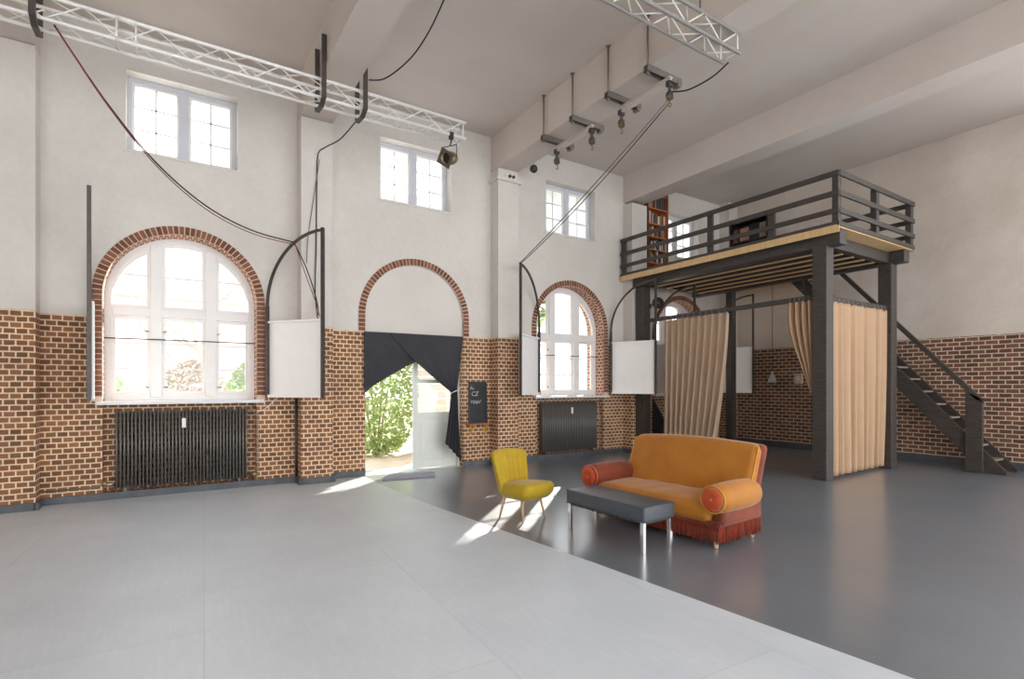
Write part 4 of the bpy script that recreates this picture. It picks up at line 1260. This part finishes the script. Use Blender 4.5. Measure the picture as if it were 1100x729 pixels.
# rust outer shell of the back with ochre piping
def bk2(p):
    x, y, z = p
    t = (z + .33) / .66
    return (x + .24 * t, y, z + .032 * (1 - (y / .86) ** 2) * t)
m = MB(); m.rbox((.325, 0, .635), (.075, HW - .005, .33), .06, (2, 20, 8), 4, bk2); sh = m.build('back_shell', M['rust'], root, world=False)
for s_ in (-1, 1):
    m = MB(); pts = []
    for i in range(13):
        t = i / 12
        pts.append((.175 + .24 * t + .02, s_ * (HW - .028), .345 + .60 * t))
    m.tube(pts, .010, 6); m.build('piping', M['gold'], bko, world=False)
for s_ in (-1, 1):
    y = s_ * (HW - .02)
    def bol(p, s_=s_):
        return p
    # bolster: a fat roll that swells towards the middle, seams front and back
    prof = []
    L0, L1 = -.43, .30
    n = 16
    for i in range(n + 1):
        t = i / n
        r = .138 + .012 * math.sin(PI * t) - (.03 if i in (0, n) else 0) - (.008 if i in (1, n - 1) else 0)
        prof.append((r, L0 + (L1 - L0) * t))
    m = MB(); m.lathe(prof, (0, y, .50), (1, 0, 0), 28); arm = m.build('bolster_arm', M['velvet'] if s_ < 0 else M['rust'], root, world=False)
    # gathered rosette on the front, with a button and piping
    m = MB(); nn = 48; vs = [(-.452, y, .50)]; fs = []
    rr = [.02, .05, .085, .112]
    for j, r in enumerate(rr):
        for k in range(nn):
            t = 2 * PI * k / nn
            vs.append((L0 - .004 - .016 * math.cos(j / 3 * PI / 2) * 0 - (.018 - .006 * j) - (.012 * (k % 2) * (1 if j in (1, 2) else 0)), y + r * math.cos(t), .50 + r * math.sin(t)))
    for k in range(nn):
        fs.append((0, 1 + k, 1 + (k + 1) % nn))
        for j in range(3):
            a = 1 + j * nn
            fs.append((a + k, a + nn + k, a + nn + (k + 1) % nn, a + (k + 1) % nn))
    m.add(vs, fs, 0, True); ro = m.build('rosette', M['rosette'], arm, world=False)
    m = MB(); m.lathe([(0, -.012), (.012, -.010), (.018, 0), (.012, .01)], (L0 - .02, y, .50), (1, 0, 0), 12); m.build('button', M['rosette'], ro, world=False)
    m = MB(); m.tube([(L0 + .012, y + .132 * math.cos(2 * PI * i / 28), .50 + .132 * math.sin(2 * PI * i / 28)) for i in range(28)], .009, 6, closed=True); m.build('piping', M['gold'] if s_ < 0 else M['rosette'], arm, world=False)
    # side panel under the arm
    m = MB(); m.rbox((0.02, s_ * (HW - .02), .34), (.36, .07, .11), .05, (8, 2, 2), 4); m.build('arm_panel', M['rust'], root, world=False)
# skirt band and fringe
X0, X1, Y1 = -.345, .42, HW - .0
m = MB()
path = [(X0, -Y1), (X1, -Y1), (X1, Y1), (X0, Y1)]
for i in range(4):
    a, b = path[i], path[(i + 1) % 4]
    m.bar((a[0], a[1], .245), (b[0], b[1], .245), .03, .05)
m.build('braid', M['rust'], root, world=False)
rnd = random.Random(5)
m = MB()
for i in range(4):
    a = Vector((*path[i], 0)); b = Vector((*path[(i + 1) % 4], 0)); L = (b - a).length; n = int(L / .017)
    for k in range(n + 1):
        p = a.lerp(b, k / n)
        dx, dy = rnd.uniform(-.006, .006), rnd.uniform(-.006, .006)
        zb = rnd.uniform(.045, .075)
        m.tube([(p.x, p.y, .235), (p.x + dx * .4, p.y + dy * .4, .14), (p.x + dx, p.y + dy, zb)], .005, 5, cap=True, radii=[.006, .006, .0075])
m.build('fringe', M['fringe'], root, world=False)
for sx, sy in ((-.30, -.80), (-.30, .80), (.36, -.80), (.36, .80)):
    m = MB(); m.lathe([(.0, 0), (.02, 0), (.022, .02), (.028, .16), (0, .16)], (sx, sy, 0), (0, 0, 1), 12); m.build('leg', M['legwood'], root, world=False)
# ------------------------------------------------------------------ garden outside the windows
M['gravel'] = pbr('pale_gravel', (206, 192, 176), .95, c2=(180, 168, 150), scale=3, bump=.5, bscale=80)
m = MB(); m.box(-30, 60, YO, 60, -.3, -.1); struct(m.build('ground', M['gravel']), 'pale gravel yard seen through the doorway', 'ground')
def foliage(c, h, r, n, seed, shape='round', size=.07):
    rnd = random.Random(seed); m = MB(); c = Vector(c)
    for i in range(n):
        t = rnd.random(); a = rnd.uniform(0, 2 * PI)
        prof = math.sin(PI * min(1, .12 + t * .88)) ** .6 if shape == 'round' else (1 - t) ** .7 * (.4 + .6 * min(1, t * 6))
        rad = r * prof * (rnd.random() ** .35)
        p = c + Vector((rad * math.cos(a), rad * math.sin(a), .08 + h * t))
        d = Vector((rnd.gauss(0, 1), rnd.gauss(0, 1), rnd.gauss(0, .7))).normalized()
        e = d.cross(Vector((rnd.gauss(0, 1), rnd.gauss(0, 1), rnd.gauss(0, 1)))).normalized()
        s = size * rnd.uniform(.6, 1.3)
        m.add([p - d * s, p + e * s * .4, p + d * s, p - e * s * .4], [(0, 1, 2, 3)], 0, False)
    return m
M['leaf'] = cloth_material('green_leaves', (120, 146, 84), (150, 172, 108), .45, .6, 60)
M['leafy'] = cloth_material('olive_leaves', (140, 164, 104), (178, 196, 142), .45, .6, 60)
M['dry'] = pbr('dry_leaves', (170, 156, 136), .6, var=.3, scale=20, island=True)
M['bark'] = pbr('grey_bark', (168, 152, 142), .9, var=.25, scale=10)
def bush(x, y, h, r, n, seed, label, mat='leaf', shape='round', size=.07):
    root = thing('bush', label, 'bush', (x, y, -.1))
    foliage((x, y, -.1), h, r, n, seed, shape, size).build('foliage', M[mat], root)
    m = MB(); rnd = random.Random(seed)
    for k in range(6):
        a = rnd.uniform(0, 6.28); q = r * .5
        m.tube([(x + .05 * math.cos(a), y + .05 * math.sin(a), -.1), (x + q * .5 * math.cos(a), y + q * .5 * math.sin(a), h * .35), (x + q * math.cos(a), y + q * math.sin(a), h * .7)], .02, 6, radii=[.035, .022, .01])
    m.build('stem', M['bark'], root)
bush(4.35, 12.9, 3.3, 1.05, 5200, 1, 'dense leafy green bush outside the open doorway', 'leafy', 'round', .085)
bush(1.75, 14.2, 2.3, .75, 2200, 2, 'green bush behind the lower right pane of the far left window', 'leaf', 'round', .08)
bush(-1.35, 14.5, 2.1, .8, 1800, 3, 'low green bush behind the lower left pane of the far left window', 'leaf', 'round', .08)
bush(.55, 16.6, 2.3, 1.15, 3200, 8, 'wide brownish leafy shrub behind the middle panes of the far left window', 'dry', 'round', .08)
bush(10.6, 15.5, 1.5, .9, 1600, 4, 'low bush behind the second arched window', 'leafy', 'round', .08)
def tree(x, y, h, seed, label, spread=.5):
    root = thing('bare_tree', label, 'tree', (x, y, -.1)); rnd = random.Random(seed); m = MB()
    def grow(p, d, L, r, lv):
        pts = [p]; n = 4
        for i in range(n):
            d = (d + Vector((rnd.gauss(0, .12), rnd.gauss(0, .12), rnd.gauss(.03, .06)))).normalized()
            pts.append(pts[-1] + d * (L / n))
        m.tube(pts, r, 6 if lv < 2 else 4, radii=[r * (1 - .5 * i / n) for i in range(n + 1)], cap=False)
        if lv < 4:
            for k in range(3 if lv else 5):
                q = pts[rnd.choice((2, 3, 4))] if lv else pts[rnd.choice((2, 3, 3, 4, 4))]
                a = rnd.uniform(0, 6.28); e = Vector((math.cos(a), math.sin(a), rnd.uniform(.1, .7))).normalized()
                grow(q, (d * (.7 if lv else .45) + e * spread * 1.3).normalized(), L * rnd.uniform(.55, .75), r * .5, lv + 1)
    grow(Vector((x, y, -.1)), Vector((0, 0, 1)), h * .5, .11, 0)
    m.build('branches', M['bark'], root)
tree(1.3, 20.0, 7.5, 11, 'bare winter tree behind the far left window, right of centre', .7)
tree(-3.6, 24.0, 9.0, 12, 'bare winter tree behind the far left window, at its left side', .7)
tree(12.2, 18.0, 7.0, 13, 'bare winter tree behind the second arched window', .7)
# neighbouring brick wing and pale building
M['wing'] = wall_material('wing_brick', None, c1=(176, 126, 104), c2=(150, 104, 84), mortar=(220, 204, 190))
root = thing('garden_wall', 'tall brick garden pier outside the right pane of the second arched window', 'wall', (9.9, 10.9, -.1))
m = MB(); m.box(9.60, 10.1, 10.35, 10.75, -.1, 3.6, 0, True); m.build('pier', M['wing'], root)
m = MB(); m.box(9.55, 10.15, 10.30, 10.80, 3.6, 3.7); m.build('coping', M['plaster'], root)
root = thing('neighbour_building', 'pale pinkish house far behind the far left window', 'building', (-1.0, 36, -.1))
m = MB(); m.box(-9, 5.5, 36, 44, -.1, 6.5); m.build('facade', pbr('pink_render', (222, 210, 206), .9), root)
m = MB(); m.prism([(35.4, 6.5), (44.6, 6.5), (40, 9.5)], (-9.4, 0, 0), (0, 1, 0), (0, 0, 1), (15.3, 0, 0)); m.build('roof', pbr('roof_tiles', (196, 168, 160), .9), root)

# flat-bottomed trees added out of view to keep low sun off the panes
def blocker_tree(x, y, zc, r, hgt, n, seed, label):
    root = thing('sun_blocker_tree', label, 'tree', (x, y, -.1)); rnd = random.Random(seed); m = MB()
    for i in range(n):
        d = Vector((rnd.gauss(0, 1), rnd.gauss(0, 1), rnd.gauss(0, 1))).normalized() * (rnd.random() ** .4)
        p = Vector((x + d.x * r, y + d.y * r, zc + max(-.55, d.z) * hgt + rnd.uniform(-.1, .1)))
        a = Vector((rnd.gauss(0, 1), rnd.gauss(0, 1), rnd.gauss(0, 1))).normalized(); e = a.cross(Vector((rnd.gauss(0, 1), rnd.gauss(0, 1), rnd.gauss(0, 1)))).normalized()
        s = rnd.uniform(.14, .27)
        m.add([p - a * s, p + e * s * .5, p + a * s, p - e * s * .5], [(0, 1, 2, 3)], 0)
    m.build('foliage', M['leaf'], root)
    m = MB(); m.tube([(x, y, -.1), (x + .05, y, zc * .5), (x, y + .05, zc)], .12, 8, radii=[.16, .12, .06]); m.build('trunk', M['bark'], root)
blocker_tree(7.6, 13.2, 4.6, 1.9, 2.4, 6000, 21, 'added tree blocking sun, out of view in the yard right of the doorway')
blocker_tree(15.6, 15.0, 8.45, 3.6, 3.0, 16000, 22, 'tall added tree blocking sun, out of view right of the second arched window')

root = thing('boarded_fence', 'white boarded fence panel seen through the glass of the closed door leaf', 'fence', (5.9, 12.9, -.1))
for i in range(13):
    m = MB(); z = -.05 + i * .19; m.box(5.35, 6.45, 12.90, 12.92, z, z + .18); m.build('board', M['white'], root)
for x in (5.40, 6.40):
    m = MB(); m.box(x - .04, x + .04, 12.92, 13.0, -.1, 2.5); m.build('post', M['white'], root)
blocker_tree(21.4, 16.9, 8.0, 2.9, 3.0, 12000, 23, 'tall added tree blocking sun, out of view beyond the loft window')  # added to stop stray sun flecks coming through the loft window
# ------------------------------------------------------------------ daylight and camera
w = bpy.data.worlds.new('daylight'); scene.world = w
w.use_nodes = True
bg = w.node_tree.nodes['Background']
bg.inputs[0].default_value = (.965, .98, 1.0, 1); bg.inputs[1].default_value = 3.4
sd = bpy.data.lights.new('sun', 'SUN'); sd.energy = 16.0; sd.angle = math.radians(.6); sd.color = (1.0, .93, .80)
so = bpy.data.objects.new('sun', sd); COL.objects.link(so)
az = math.radians(44); el = math.radians(20)
so.rotation_euler = (-Vector((math.cos(az) * math.cos(el), math.sin(az) * math.cos(el), math.sin(el)))).to_track_quat('-Z', 'Y').to_euler()
so.location = (20, 20, 12)
cd = bpy.data.cameras.new('camera'); co = bpy.data.objects.new('camera', cd); COL.objects.link(co)
co.location = (0, 0, 1.6); co.rotation_euler = (PI / 2, 0, -math.atan2(370, 571))
cd.sensor_width = 36; cd.lens = 571 / 1100 * 36; cd.shift_y = 50.1 / 1100; cd.clip_end = 300
scene.camera = co
vs = scene.view_settings
scene.display_settings.display_device = 'sRGB'
vs.view_transform = 'Standard'; vs.look = 'None'; vs.gamma = 1.0; vs.exposure = 0.15; vs.use_curve_mapping = False
scene.cycles.max_bounces = 10; scene.cycles.diffuse_bounces = 6; scene.cycles.transparent_max_bounces = 12
scene.cycles.sample_clamp_indirect = 6.0
